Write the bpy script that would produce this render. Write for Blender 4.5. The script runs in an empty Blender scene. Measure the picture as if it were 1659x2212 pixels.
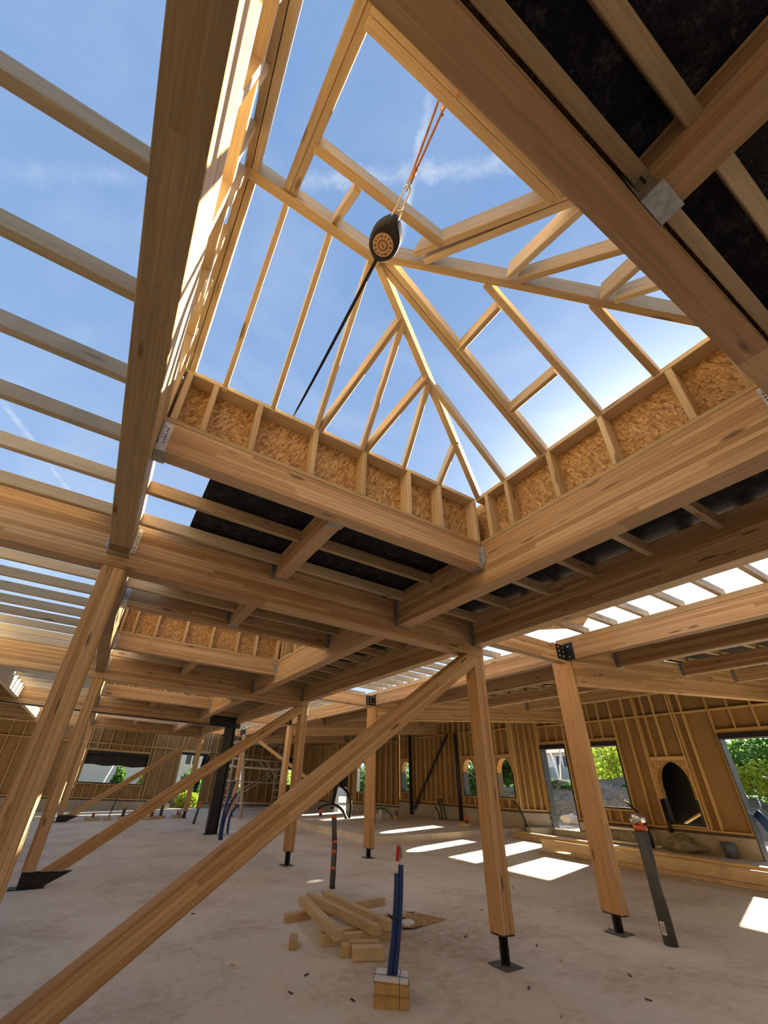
import bpy, bmesh, math, random
from mathutils import Vector, Matrix, noise
random.seed(11)
S = bpy.context.scene
COL = S.collection
PI = math.pi
W = {}                      # object -> world matrix (kept by hand so parents can be nested)

# ------------------------------------------------------------------ camera
cam = bpy.data.cameras.new('camera')
co = bpy.data.objects.new('camera', cam)
COL.objects.link(co)
RGT = Vector((0.86461883, -0.50010644, 0.04824749))
DWN = Vector((0.29404366, 0.42580986, -0.85570105))
FWD = Vector((0.40739735, 0.75404211, 0.51521635))
rot = Matrix((RGT, -DWN, -FWD)).transposed()
co.matrix_world = Matrix.Translation((0, 0, 1.6)) @ rot.to_4x4()
cam.sensor_fit = 'VERTICAL'
cam.sensor_height = 36
cam.lens = 875.57 / 2212 * 36
cam.shift_x = 66.457 / 2212
cam.shift_y = 68.474 / 2212
cam.clip_start = 0.02
cam.clip_end = 500
S.camera = co

SUN_AZ, SUN_EL = math.radians(16), math.radians(22.3)
SUN = Vector((math.cos(SUN_AZ) * math.cos(SUN_EL), math.sin(SUN_AZ) * math.cos(SUN_EL), math.sin(SUN_EL)))

def fz(x):                  # the slab falls gently towards the left row of posts
    return 0.042 * (x - 4.6)

# ------------------------------------------------------------------ node helpers
class NT:
    def __init__(s, tree):
        s.t = tree; s.n = tree.nodes; s.l = tree.links
    def node(s, typ, **kw):
        n = s.n.new(typ)
        for k, v in kw.items(): setattr(n, k, v)
        return n
    def put(s, sock, v):
        if isinstance(v, bpy.types.NodeSocket): s.l.new(v, sock)
        elif v is not None: sock.default_value = v
    def math(s, op, a, b=None, c=None, clamp=False):
        n = s.node('ShaderNodeMath', operation=op, use_clamp=clamp)
        for i, v in enumerate((a, b, c)): s.put(n.inputs[i], v)
        return n.outputs[0]
    def vmath(s, op, a, b=None):
        n = s.node('ShaderNodeVectorMath', operation=op)
        s.put(n.inputs[0], a); s.put(n.inputs[1], b)
        return n.outputs['Value'] if op in ('DOT_PRODUCT', 'LENGTH', 'DISTANCE') else n.outputs[0]
    def comb(s, x, y, z):
        n = s.node('ShaderNodeCombineXYZ')
        for i, v in enumerate((x, y, z)): s.put(n.inputs[i], v)
        return n.outputs[0]
    def sep(s, v):
        n = s.node('ShaderNodeSeparateXYZ'); s.put(n.inputs[0], v); return n.outputs
    def noise(s, vec, scale, detail=3, rough=.55, dist=0):
        n = s.node('ShaderNodeTexNoise'); s.put(n.inputs['Vector'], vec)
        n.inputs['Scale'].default_value = scale; n.inputs['Detail'].default_value = detail
        n.inputs['Roughness'].default_value = rough; n.inputs['Distortion'].default_value = dist
        return n.outputs[0]
    def white(s, vec):
        n = s.node('ShaderNodeTexWhiteNoise', noise_dimensions='3D'); s.put(n.inputs['Vector'], vec); return n.outputs['Value']
    def ramp(s, f, stops, interp='LINEAR'):
        n = s.node('ShaderNodeValToRGB'); r = n.color_ramp; r.interpolation = interp
        while len(r.elements) < len(stops): r.elements.new(.5)
        for e, (p, c) in zip(r.elements, stops):
            e.position = p; e.color = (*c, 1) if len(c) == 3 else c
        s.put(n.inputs[0], f); return n.outputs[0]
    def mix(s, f, a, b, typ='MIX'):
        n = s.node('ShaderNodeMix', data_type='RGBA', blend_type=typ)
        s.put(n.inputs[0], f)
        for i, v in ((6, a), (7, b)):
            s.put(n.inputs[i], (*v, 1) if isinstance(v, tuple) and len(v) == 3 else v)
        return n.outputs[2]
    def maprange(s, v, a, b, c=0, d=1):
        n = s.node('ShaderNodeMapRange'); s.put(n.inputs[0], v)
        for i, q in enumerate((a, b, c, d)): n.inputs[i + 1].default_value = q
        return n.outputs[0]

def material(name):
    m = bpy.data.materials.new(name); m.use_nodes = True
    t = NT(m.node_tree); b = m.node_tree.nodes['Principled BSDF']
    return m, t, b

def plain(name, col, rough=.6, metal=0, var=.12, scale=6, bump=0, spec=.5):
    m, t, b = material(name)
    tc = t.node('ShaderNodeTexCoord').outputs['Object']
    n = t.noise(tc, scale, 5, .6)
    k = t.maprange(n, .3, .7, 1 - var, 1 + var)
    c = t.node('ShaderNodeVectorMath', operation='SCALE'); c.inputs[0].default_value = col; t.l.new(k, c.inputs['Scale'])
    t.l.new(c.outputs[0], b.inputs['Base Color'])
    b.inputs['Roughness'].default_value = rough; b.inputs['Metallic'].default_value = metal
    b.inputs['Specular IOR Level'].default_value = spec
    if bump:
        bp = t.node('ShaderNodeBump'); bp.inputs['Strength'].default_value = bump; bp.inputs['Distance'].default_value = .01
        t.l.new(t.noise(tc, scale * 5, 4), bp.inputs['Height']); t.l.new(bp.outputs[0], b.inputs['Normal'])
    return m

def wood(name, tones, lam=0, grain=1.0, knots=1.0, rough=.55, stain=None):
    """long axis = local X; lam = lamella thickness along local Z (0 = solid timber)"""
    m, t, b = material(name)
    tc = t.node('ShaderNodeTexCoord').outputs['Object']
    rnd = t.node('ShaderNodeObjectInfo').outputs['Random']
    x, y, z = t.sep(tc)
    r100 = t.math('MULTIPLY', rnd, 97.0)
    if lam:
        zl = t.math('DIVIDE', t.math('ADD', z, 50.0), lam)
        li = t.math('FLOOR', zl)
        h0 = t.white(t.comb(li, r100, 1.0))
        xi = t.math('FLOOR', t.math('ADD', t.math('DIVIDE', x, 3.4), t.math('MULTIPLY', h0, 9.0)))
        piece = t.white(t.comb(li, xi, r100))
        fr = t.math('FRACT', zl)
        line = t.math('LESS_THAN', t.math('ABSOLUTE', t.math('SUBTRACT', fr, .5)), .455)
        seam = t.maprange(line, 0, 1, .55, 1)
    else:
        piece = rnd; seam = None
    off = t.math('ADD', t.math('MULTIPLY', piece, 37.0), r100)
    gv = t.comb(t.math('ADD', t.math('MULTIPLY', x, .55), off), t.math('MULTIPLY', y, 14.0), t.math('MULTIPLY', z, 14.0))
    g1 = t.noise(gv, 1.6, 4, .6, .6)
    gv2 = t.comb(t.math('ADD', t.math('MULTIPLY', x, 1.5), off), t.math('MULTIPLY', y, 60.0), t.math('MULTIPLY', z, 60.0))
    g2 = t.noise(gv2, 1.5, 3, .6)
    ring = t.math('SINE', t.math('MULTIPLY', t.math('ADD', g1, t.math('MULTIPLY', piece, 3.0)), 42.0))
    f = t.math('ADD', t.math('MULTIPLY', piece, .48 if lam else .42), t.math('MULTIPLY', g1, .56 if lam else .58))
    col = t.ramp(f, [(0.25, tones[0]), (.5, tones[1]), (.78, tones[2])])
    fine = t.math('ADD', t.maprange(g2, .25, .75, 1 - .13 * grain, 1 + .13 * grain), t.math('MULTIPLY', ring, .045 * grain))
    if seam is not None: fine = t.math('MULTIPLY', fine, seam)
    sc = t.node('ShaderNodeVectorMath', operation='SCALE'); t.l.new(col, sc.inputs[0]); t.l.new(fine, sc.inputs['Scale'])
    col = sc.outputs[0]
    # knots
    kv = t.comb(t.math('ADD', t.math('MULTIPLY', x, 1.15), off), t.math('MULTIPLY', y, 5.5), t.math('MULTIPLY', z, 5.5))
    vo = t.node('ShaderNodeTexVoronoi'); t.l.new(kv, vo.inputs['Vector']); vo.inputs['Scale'].default_value = 1.25
    vo.inputs['Randomness'].default_value = 1
    kd = t.maprange(t.math('ADD', vo.outputs['Distance'], t.math('MULTIPLY', g2, .05)), .10, .175, .85 * knots, 0)
    col = t.mix(kd, col, tuple(c * .3 for c in tones[0]))
    if stain:
        st = t.maprange(t.noise(tc, 2.3, 4), .5, .72, 0, .75)
        col = t.mix(st, col, stain)
    t.l.new(col, b.inputs['Base Color'])
    b.inputs['Roughness'].default_value = rough
    b.inputs['Specular IOR Level'].default_value = .3
    bp = t.node('ShaderNodeBump'); bp.inputs['Strength'].default_value = .18; bp.inputs['Distance'].default_value = .004
    hh = t.math('ADD', g2, t.math('MULTIPLY', seam, 3.0)) if seam is not None else g2
    t.l.new(hh, bp.inputs['Height']); t.l.new(bp.outputs[0], b.inputs['Normal'])
    return m

def osb(name):
    m, t, b = material(name)
    tc = t.node('ShaderNodeTexCoord').outputs['Object']
    rnd = t.node('ShaderNodeObjectInfo').outputs['Random']
    base = t.vmath('ADD', tc, t.comb(t.math('MULTIPLY', rnd, 31.0), t.math('MULTIPLY', rnd, 7.0), 0.0))
    base = t.vmath('ADD', base, t.vmath('MULTIPLY', t.node('ShaderNodeTexNoise').outputs[1], (0.0, 0.0, 0.0)))
    col = None
    for i, (ang, sc) in enumerate(((.45, (1/17, 1/30, 1/66)), (-.75, (1/19, 1/30, 1/75)), (1.45, (1/18, 1/30, 1/64)), (.05, (1/21, 1/30, 1/80)), (-1.15, (1/17, 1/30, 1/70)))):
        mp = t.node('ShaderNodeMapping', vector_type='TEXTURE'); mp.inputs['Rotation'].default_value = (0, ang, 0)
        mp.inputs['Location'].default_value = (i * 3.3, i, 0); mp.inputs['Scale'].default_value = sc
        t.l.new(base, mp.inputs[0])
        v = t.node('ShaderNodeTexVoronoi'); v.inputs['Scale'].default_value = 1.0; t.l.new(mp.outputs[0], v.inputs['Vector'])
        c = t.ramp(t.sep(v.outputs['Color'])[0], [(0, (.24, .12, .040)), (.35, (.39, .22, .085)), (.7, (.50, .31, .13)), (1, (.63, .44, .22))])
        e = t.sep(v.outputs['Color'])[1]
        col = c if col is None else t.mix(t.math('GREATER_THAN', e, .52), col, c)
    t.l.new(col, b.inputs['Base Color']); b.inputs['Roughness'].default_value = .6; b.inputs['Specular IOR Level'].default_value = .25
    return m

def concrete(name, cols, coarse=.7, dust=None):
    m, t, b = material(name)
    tc = t.node('ShaderNodeTexCoord').outputs['Object']
    n1 = t.noise(tc, coarse, 7, .62); n2 = t.noise(tc, 9, 6, .7); n3 = t.noise(tc, 55, 3, .7)
    f = t.math('ADD', t.math('MULTIPLY', n1, .62), t.math('MULTIPLY', n2, .38))
    col = t.ramp(f, [(.36, cols[0]), (.5, cols[1]), (.64, cols[2])])
    col = t.mix(t.maprange(n3, .62, .75, 0, .35), col, cols[0])
    st = t.maprange(t.noise(tc, .32, 5, .7, .8), .56, .72, 0, .45)
    col = t.mix(st, col, cols[3])
    if dust:                                            # sawdust and trodden dirt by the offcut pile
        ds = t.math('ADD', t.vmath('DISTANCE', tc, dust), t.math('MULTIPLY', t.math('SUBTRACT', t.noise(tc, 1.6, 6, .7), .5), 2.6))
        dm = t.math('MULTIPLY', t.maprange(ds, .3, 1.7, .85, 0), t.maprange(t.noise(tc, 7, 6, .75), .35, .6, .15, 1))
        col = t.mix(dm, col, (.40, .29, .175))
    t.l.new(col, b.inputs['Base Color']); b.inputs['Roughness'].default_value = .85; b.inputs['Specular IOR Level'].default_value = .2
    bp = t.node('ShaderNodeBump'); bp.inputs['Strength'].default_value = .25; bp.inputs['Distance'].default_value = .006
    t.l.new(n2, bp.inputs['Height']); t.l.new(bp.outputs[0], b.inputs['Normal'])
    return m

GLU = wood('glulam_larch', [(.40, .235, .108), (.54, .345, .175), (.67, .47, .27)], lam=.042)
GLUP = wood('glulam_post', [(.43, .235, .092), (.565, .335, .145), (.68, .445, .22)], lam=.045)
GIR = wood('girder_timber', [(.245, .145, .060), (.34, .215, .098), (.44, .305, .155)], lam=.36, grain=1.2, knots=.9)
SPR = wood('sawn_spruce', [(.45, .32, .165), (.57, .43, .245), (.68, .54, .345)], knots=.9)
SPRG = wood('weathered_spruce', [(.43, .335, .20), (.55, .44, .285), (.64, .53, .37)], knots=.8, stain=(.42, .36, .26))
STUD = wood('stud_spruce', [(.46, .28, .105), (.57, .375, .15), (.66, .47, .215)], knots=.8)
BRD = wood('rough_board', [(.52, .36, .17), (.64, .46, .235), (.74, .57, .33)], knots=.6, stain=(.46, .36, .22))
GREYW = wood('grey_prop_wood', [(.30, .24, .18), (.40, .33, .25), (.48, .40, .31)], knots=.4)
OSB = osb('osb')
FIBRE = plain('fibreboard', (.30, .178, .068), .8, var=.10, scale=2.5)
MEMB = None
def membrane():
    m, t, b = material('black_membrane')
    tc = t.node('ShaderNodeTexCoord').outputs['Object']
    n = t.noise(tc, 9, 7, .75); n2 = t.noise(tc, 60, 3, .7)
    f = t.math('ADD', t.math('MULTIPLY', n, .6), t.math('MULTIPLY', n2, .4))
    t.l.new(t.ramp(f, [(.40, (.007, .007, .009)), (.53, (.021, .022, .027)), (.66, (.095, .10, .115))]), b.inputs['Base Color'])
    b.inputs['Roughness'].default_value = .7; b.inputs['Specular IOR Level'].default_value = .2
    return m
MEMB = membrane()
TARP = plain('black_tarp', (.010, .010, .012), .45, var=.2, scale=4)
FOIL = plain('grey_flashing', (.060, .068, .078), .45, var=.25, scale=5)
STEEL = plain('black_steel', (.012, .012, .013), .45, var=.2, scale=8)
GALV = plain('galvanised', (.47, .48, .48), .42, .75, var=.28, scale=22)
SILV = plain('silver_tape', (.75, .75, .76), .25, .9, var=.1, scale=20)
DUSTY = plain('dusty_steel', (.13, .125, .115), .6, var=.4, scale=14)
BOLT = plain('bolt_steel', (.80, .80, .78), .4, .3, var=.05)
CONC = concrete('slab_concrete', [(.54, .465, .355), (.73, .66, .55), (.80, .74, .64), (.57, .455, .31)], dust=(4.6, 5.7, 0.0))
PLIN = concrete('plinth_concrete', [(.31, .275, .21), (.42, .38, .30), (.49, .445, .355), (.32, .275, .205)], 1.2)
BLUE = plain('blue_conduit', (.012, .045, .17), .5, var=.15, scale=10)
BLK = plain('black_hose', (.012, .012, .014), .4, var=.2)
PVC = plain('grey_pvc', (.085, .088, .078), .5, var=.08, scale=3)
ORG = plain('orange_tape', (.78, .15, .035), .5, var=.12, scale=14)
RED = plain('red_plastic', (.62, .02, .03), .4, var=.1)
WHT = plain('white_plastic', (.78, .77, .73), .5, var=.06)
GRN = plain('green_hose', (.02, .16, .09), .45)
FOAM = plain('tan_foam', (.56, .36, .13), .8, var=.18, scale=7, bump=.3)
FOAMW = plain('white_foam_skin', (.78, .77, .75), .7, var=.10, scale=9)
ALU = plain('aluminium', (.72, .72, .70), .35, .6, var=.1)
ROPE = plain('orange_rope', (.58, .27, .12), .8, var=.3, scale=60)
STRAP = plain('black_strap', (.015, .015, .017), .6)
DISC = plain('tan_disc', (.50, .32, .17), .5, var=.12, scale=30)
BRASS = plain('zinc_link', (.74, .70, .55), .3, .85, var=.1)
BAG = plain('dusty_plastic_bag', (.27, .24, .165), .35, var=.35, scale=6, bump=.6)
BUCK = plain('blue_grey_bucket', (.10, .13, .19), .5, var=.1)
DIRT = concrete('dirt', [(.10, .085, .06), (.19, .165, .12), (.31, .27, .20), (.07, .085, .035)], 2.5)
SAND = concrete('bare_earth', [(.28, .235, .165), (.42, .365, .265), (.52, .46, .35), (.22, .24, .10)], .5)
LEAF1 = plain('leaf_yellow_green', (.36, .46, .060), .6, var=.35, scale=3)
LEAF2 = plain('leaf_mid_green', (.11, .23, .045), .6, var=.35, scale=3)
LEAF3 = plain('leaf_dark_green', (.05, .12, .03), .6, var=.35, scale=3)
GRASS = plain('grass_blade', (.24, .36, .075), .7, var=.35, scale=2)
for m_ in (LEAF1, LEAF2, LEAF3, GRASS):
    b_ = m_.node_tree.nodes['Principled BSDF']
    b_.inputs['Transmission Weight'].default_value = 0
    b_.inputs['Specular IOR Level'].default_value = .2
    tr = m_.node_tree.nodes.new('ShaderNodeBsdfTranslucent'); mx = m_.node_tree.nodes.new('ShaderNodeMixShader')
    cs = b_.inputs['Base Color'].links[0].from_socket
    m_.node_tree.links.new(cs, tr.inputs[0]); mx.inputs[0].default_value = .45
    out = m_.node_tree.nodes['Material Output']
    m_.node_tree.links.new(b_.outputs[0], mx.inputs[1]); m_.node_tree.links.new(tr.outputs[0], mx.inputs[2])
    m_.node_tree.links.new(mx.outputs[0], out.inputs[0])
RENDER = plain('house_render', (.66, .62, .56), .9, var=.05, scale=1)
ROOFT = plain('roof_tiles', (.28, .17, .11), .8, var=.25, scale=9)
PANE = plain('window_pane', (.05, .07, .10), .12, var=.1)
STONE = plain('pale_stone', (.56, .51, .42), .9, var=.2, scale=4, bump=.4)
BARK = plain('bark', (.10, .07, .045), .9, var=.3, scale=8)
ROPEW = plain('white_rope', (.8, .8, .78), .7)
FENCE = plain('grey_fence', (.40, .41, .43), .7, var=.1)

# ------------------------------------------------------------------ object helpers
def tag(o, label=None, cat=None, group=None, kind=None):
    if label: o['label'] = label
    if cat: o['category'] = cat
    if group: o['group'] = group
    if kind: o['kind'] = kind
    return o

def link(name, mesh, world, parent=None):
    o = bpy.data.objects.new(name, mesh); COL.objects.link(o)
    W[o] = world
    if parent is not None:
        o.parent = parent
        o.matrix_parent_inverse = Matrix.Identity(4)
        o.matrix_basis = W[parent].inverted() @ world
    else:
        o.matrix_basis = world
    return o

def empty(name, loc, label, cat, group=None):
    o = link(name, None, Matrix.Translation(loc)); o.empty_display_size = .1
    return tag(o, label, cat, group)

BOXES = {}
def boxmesh(L, w, h, mat, bev=.004):
    key = (round(L, 4), round(w, 4), round(h, 4), mat.name, bev)
    if key in BOXES: return BOXES[key]
    bm = bmesh.new(); bmesh.ops.create_cube(bm, size=1)
    bmesh.ops.scale(bm, vec=(L, w, h), verts=bm.verts)
    if bev: bmesh.ops.bevel(bm, geom=bm.edges[:], offset=min(bev, w * .2, h * .2), segments=1, affect='EDGES')
    me = bpy.data.meshes.new('timber'); bm.to_mesh(me); bm.free(); me.materials.append(mat)
    BOXES[key] = me
    return me

def timber(name, p0, p1, w, h, mat, parent=None, up=(0, 0, 1), bev=.004):
    p0, p1 = Vector(p0), Vector(p1); d = p1 - p0; L = d.length; x = d.normalized()
    u = Vector(up); y = u.cross(x)
    if y.length < 1e-4: y = Vector((0, 1, 0)).cross(x)
    y.normalize(); z = x.cross(y)
    M = Matrix((x, y, z)).transposed().to_4x4(); M.translation = (p0 + p1) / 2
    return link(name, boxmesh(L, w, h, mat, bev), M, parent)

def box(name, x0, x1, y0, y1, z0, z1, mat, parent=None, axis=None, bev=.004):
    ext = (abs(x1 - x0), abs(y1 - y0), abs(z1 - z0)); a = axis if axis is not None else ext.index(max(ext))
    cx, cy, cz = (x0 + x1) / 2, (y0 + y1) / 2, (z0 + z1) / 2
    if a == 0: return timber(name, (x0, cy, cz), (x1, cy, cz), ext[1], ext[2], mat, parent, (0, 0, 1), bev)
    if a == 1: return timber(name, (cx, y0, cz), (cx, y1, cz), ext[0], ext[2], mat, parent, (0, 0, 1), bev)
    return timber(name, (cx, cy, z0), (cx, cy, z1), ext[0], ext[1], mat, parent, (0, 1, 0), bev)

def mesh(name, bm, mat, world=None, parent=None, smooth=False):
    me = bpy.data.meshes.new(name); bm.to_mesh(me); bm.free()
    for m in (mat if isinstance(mat, (list, tuple)) else [mat]): me.materials.append(m)
    if smooth:
        for p in me.polygons: p.use_smooth = True
    return link(name, me, world or Matrix.Identity(4), parent)

def tubebm(bm, pts, r, seg=10, caps=True):
    pts = [Vector(p) for p in pts]; n = len(pts); rs = r if isinstance(r, (list, tuple)) else [r] * n
    rings = []; ref = None
    for i, p in enumerate(pts):
        d = (pts[min(i + 1, n - 1)] - pts[max(i - 1, 0)]).normalized()
        if ref is None:
            ref = Vector((0, 0, 1)) if abs(d.z) < .9 else Vector((1, 0, 0))
        a = (ref - d * ref.dot(d)).normalized(); b = d.cross(a); ref = a
        rings.append([bm.verts.new(p + (a * math.cos(2 * PI * k / seg) + b * math.sin(2 * PI * k / seg)) * rs[i]) for k in range(seg)])
    for i in range(n - 1):
        for k in range(seg):
            bm.faces.new((rings[i][k], rings[i][(k + 1) % seg], rings[i + 1][(k + 1) % seg], rings[i + 1][k]))
    if caps:
        bm.faces.new(rings[0][::-1]); bm.faces.new(rings[-1])
    return bm

def tube(name, pts, r, mat, parent=None, seg=10, caps=True):
    c = sum((Vector(p) for p in pts), Vector()) / len(pts)
    bm = tubebm(bmesh.new(), [Vector(p) - c for p in pts], r, seg, caps)
    return mesh(name, bm, mat, Matrix.Translation(c), parent, True)

def bez(p0, p1, p2, n=10):
    p0, p1, p2 = Vector(p0), Vector(p1), Vector(p2)
    return [p0 * (1 - t) ** 2 + p1 * 2 * t * (1 - t) + p2 * t * t for t in [i / n for i in range(n + 1)]]

def polybm(pts, depth, axis):
    """extrude a polygon by vector axis*depth"""
    bm = bmesh.new(); vs = [bm.verts.new(p) for p in pts]; f = bm.faces.new(vs)
    r = bmesh.ops.extrude_face_region(bm, geom=[f])
    bmesh.ops.translate(bm, vec=Vector(axis) * depth, verts=[v for v in r['geom'] if isinstance(v, bmesh.types.BMVert)])
    bmesh.ops.recalc_face_normals(bm, faces=bm.faces[:])
    return bm

ORD = ['first', 'second', 'third', 'fourth', 'fifth', 'sixth', 'seventh', 'eighth', 'ninth', 'tenth', 'eleventh', 'twelfth']
def ordn(i): return ORD[i] if i < 12 else '%dth' % (i + 1)
BAYW = ['nearest', 'second', 'third', 'fourth']
BAYH = ['by the big skylight', 'past the first cross beam', 'past the second cross beam', 'past the steel portal']

P = 6.4                     # bay pitch along Y
ZT, ZG, ZC = 4.01, 3.53, 3.40
CY = [4.4 + P * k for k in range(4)]     # front faces of the cross beams

# ------------------------------------------------------------------ floor and outside ground
def slab(name, x0, x1, y0, y1, dz, mat, thick=.2):
    bm = bmesh.new()
    v = [bm.verts.new((x, y, fz(x) + dz - t)) for t in (0, thick) for x, y in ((x0, y0), (x1, y0), (x1, y1), (x0, y1))]
    for f in ((0, 1, 2, 3), (7, 6, 5, 4), (0, 4, 5, 1), (1, 5, 6, 2), (2, 6, 7, 3), (3, 7, 4, 0)): bm.faces.new([v[i] for i in f])
    return mesh(name, bm, mat)
tag(slab('floor', -9, 16.3, -8.8, 30.3, 0, CONC), kind='structure')
tag(slab('floor_platform', 8.1, 14.75, 12.74, 20.5, .2, CONC, .21), kind='structure')
tag(slab('ground', -80, 150, -60, 150, -.24, SAND, .3), kind='structure')
tag(slab('ground_threshold', 16.3, 20, 2.5, 13.5, -.03, SAND, .2), kind='structure')
box_kerb = box('floor_kerb', 14.5, 16.0, 12.2, 12.4, .38, .68, PLIN); tag(box_kerb, kind='structure')
tag(box('floor_kerb', 15.75, 15.95, 10.4, 12.2, .40, .66, PLIN), kind='structure')

# ------------------------------------------------------------------ hangers
def hanger(parent, face, x, y, z0, z1, w, side):
    """galvanised hanger wrapped round the end of a beam; the beam ends at (x,y), running away along 'side'"""
    bm = bmesh.new(); th = .003; d = Vector(side); l = Vector((d.y, -d.x, 0)); L = .07
    def plate(c, ex, ey, ez):
        r = bmesh.ops.create_cube(bm, size=1)
        A = Matrix((ex, ey, ez)).transposed().to_4x4(); A.translation = c
        bmesh.ops.transform(bm, matrix=A, verts=r['verts'])
    base = Vector((x, y, 0)); zc = (z0 + z1) / 2; up = Vector((0, 0, 1))
    for s in (-1, 1):
        plate(base + l * s * (w / 2 + th) + d * L / 2 + up * zc, d * L, l * th * 2, up * (z1 - z0))
        plate(base + l * s * (w / 2 + .024) + d * th * 1.5 + up * (zc + .03), d * th * 2, l * .048, up * (z1 - z0 - .06))
    plate(base + d * (L * .62) + up * (z0 - th), d * L * 1.25, l * (w + .02), up * th * 2)
    o = mesh('joist_hanger', bm, GALV, None, parent)
    tag(o, 'perforated galvanised steel hanger')
    me = o.data; me.materials.append(STEEL)            # punched nail holes: part of the plate's own mesh
    bm = bmesh.new(); bm.from_mesh(me); n0 = len(bm.faces)
    for s in (-1, 1):
        for i in range(6):
            zz = z0 + .08 + (z1 - z0 - .14) * i / 5
            for c, n in ((base + l * s * (w / 2 + th * 2 + .0012) + d * (L * .6) + up * zz, l * s), (base + l * s * (w / 2 + .03) + d * (th * 2.5 + .0012) + up * zz, d)):
                r = bmesh.ops.create_cone(bm, cap_ends=True, segments=8, radius1=.006, radius2=.006, depth=.002)
                q = n.to_track_quat('Z', 'Y').to_matrix().to_4x4(); q.translation = c
                bmesh.ops.transform(bm, matrix=q, verts=r['verts'])
    bm.faces.ensure_lookup_table()
    for f in bm.faces[n0:]: f.material_index = 1
    bm.to_mesh(me); bm.free()
    return o

# ------------------------------------------------------------------ main girders, one per bay
def bayspan(k):             # clear Y span between cross beams of bay k
    return (CY[k - 1] + .2 if k else -8.4, CY[k])
for k in range(4):
    y0, y1 = bayspan(k)
    wh = BAYW[k] + ' bay ' + BAYH[k]
    for nm, x0, x1, lab, mat in (('left_girder', -.455, -.265, 'long pale timber girder left of the %s', GIR),
                                 ('glulam_beam', 3.12, 3.31, 'orange glulam beam right of the opening, %s', GLU),
                                 ('glulam_beam', 4.53, 4.71, 'dark glulam beam beside the sky strip, %s', GLU)):
        z0 = ZG
        g = box(nm, x0, x1, y0, y1, z0, ZT, mat, axis=1)
        tag(g, lab % wh, 'beam', 'glulam girders along the hall')
        hanger(g, None, (x0 + x1) / 2, y1, z0, ZT - .12, x1 - x0, (0, -1, 0))
        if k: hanger(g, None, (x0 + x1) / 2, y0, z0, ZT - .12, x1 - x0, (0, 1, 0))
    if k > 0 or True:
        g = box('side_girder', -2.65, -2.51, y0, y1, ZG, ZT, SPRG, axis=1)
        tag(g, 'greyish outer girder left of the rafters, %s' % wh, 'beam', 'glulam girders along the hall')
for k in range(4):
    c = box('cross_beam', -6.5, 4.745, CY[k], CY[k] + .2, ZC, ZT + .01, GLU, axis=0)
    tag(c, 'deep horizontal glulam cross beam carried on posts, %s from the camera' % ordn(k), 'beam', 'cross beams')
# steel frame under the third cross beam
sf = empty('steel_portal', (4.6, CY[2] + .1, fz(4.6)), 'black steel frame with a slanting flat post under the third cross beam', 'steel portal')
box('flange', -3.2, 4.75, CY[2] - .02, CY[2] + .22, ZC - .03, ZC - .002, STEEL, sf)
box('gusset', 3.55, 4.74, CY[2] - .015, CY[2] - .002, ZC - .02, ZC + .33, STEEL, sf)
bm = bmesh.new()
for (a, b_, c_, d_) in ((4.16, 4.6, -.11, .11),):
    pass
box('post', 4.20, 4.23, CY[2] - .02, CY[2] + .20, fz(4.2) + .012, ZC - .03, STEEL, sf, axis=2)
box('post', 4.55, 4.58, CY[2] - .02, CY[2] + .20, fz(4.5) + .012, ZC - .03, STEEL, sf, axis=2)
box('web', 4.23, 4.55, CY[2] + .08, CY[2] + .10, fz(4.4) + .012, ZC - .03, STEEL, sf, axis=2)
box('base_plate', 4.15, 4.65, CY[2] - .06, CY[2] + .26, fz(4.4) - .008, fz(4.4) + .014, STEEL, sf)

# ------------------------------------------------------------------ trimmers, headers, upstands and lantern roofs
XL, XR = -.265, 3.12
def upstand(oy, k):
    """OSB-lined upstand round the opening"""
    t = empty('skylight_upstand', ((XL + XR) / 2, 1.47 + oy, ZT), 'timber upstand lined with OSB around the %s roof opening' % BAYW[k], 'upstand', 'skylight upstands')
    z0, z1, z2, z3 = 4.012, 4.055, 4.62, 4.668; d = .14
    ya, yb = .21 + oy, 2.735 + oy
    xa, xb = XL, XR
    sides = []
    # along X
    for y_in, sgn, studs in ((yb, 1, [0.02, .25, .66, 1.24, 1.80, 2.37, 2.80, 3.06]), (ya, -1, [.02, .66, 1.24, 1.80, 2.37, 3.06])):
        y_o = y_in + sgn * d
        box('bottom_plate', xa, xb, min(y_in, y_o), max(y_in, y_o), z0, z1, SPR, t, axis=0)
        box('top_plate', xa, xb, min(y_in, y_o), max(y_in, y_o), z2, z3, SPR, t, axis=0)
        box('osb_panel', xa - .155, xb + .155, min(y_o, y_o + sgn * .015), max(y_o, y_o + sgn * .015), z0, z3, OSB, t, axis=0, bev=0)
        for s in studs:
            x = xa + s if s < 3 else xb - .05
            box('stud', x, x + .05, min(y_in, y_o), max(y_in, y_o), z1, z2, SPR, t, axis=2)
    for x_in, sgn, studs in ((xb, 1, [.02, .37, .95, 1.50, 2.05, 2.34]), (xa, -1, [.02, .50, 1.05, 1.60, 2.15, 2.46])):
        x_o = x_in + sgn * d
        box('bottom_plate', min(x_in, x_o), max(x_in, x_o), ya, yb, z0, z1, SPR, t, axis=1)
        box('top_plate', min(x_in, x_o), max(x_in, x_o), ya, yb, z2, z3, SPR, t, axis=1)
        box('osb_panel', min(x_o, x_o + sgn * .015), max(x_o, x_o + sgn * .015), ya - .14, yb + .14, z0, z3, OSB if sgn > 0 else BRD, t, axis=1, bev=0)
        for s in studs:
            y = ya + s
            box('stud', min(x_in, x_o), max(x_in, x_o), y, y + .05, z1, z2, SPR, t, axis=2)
    return t

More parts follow.
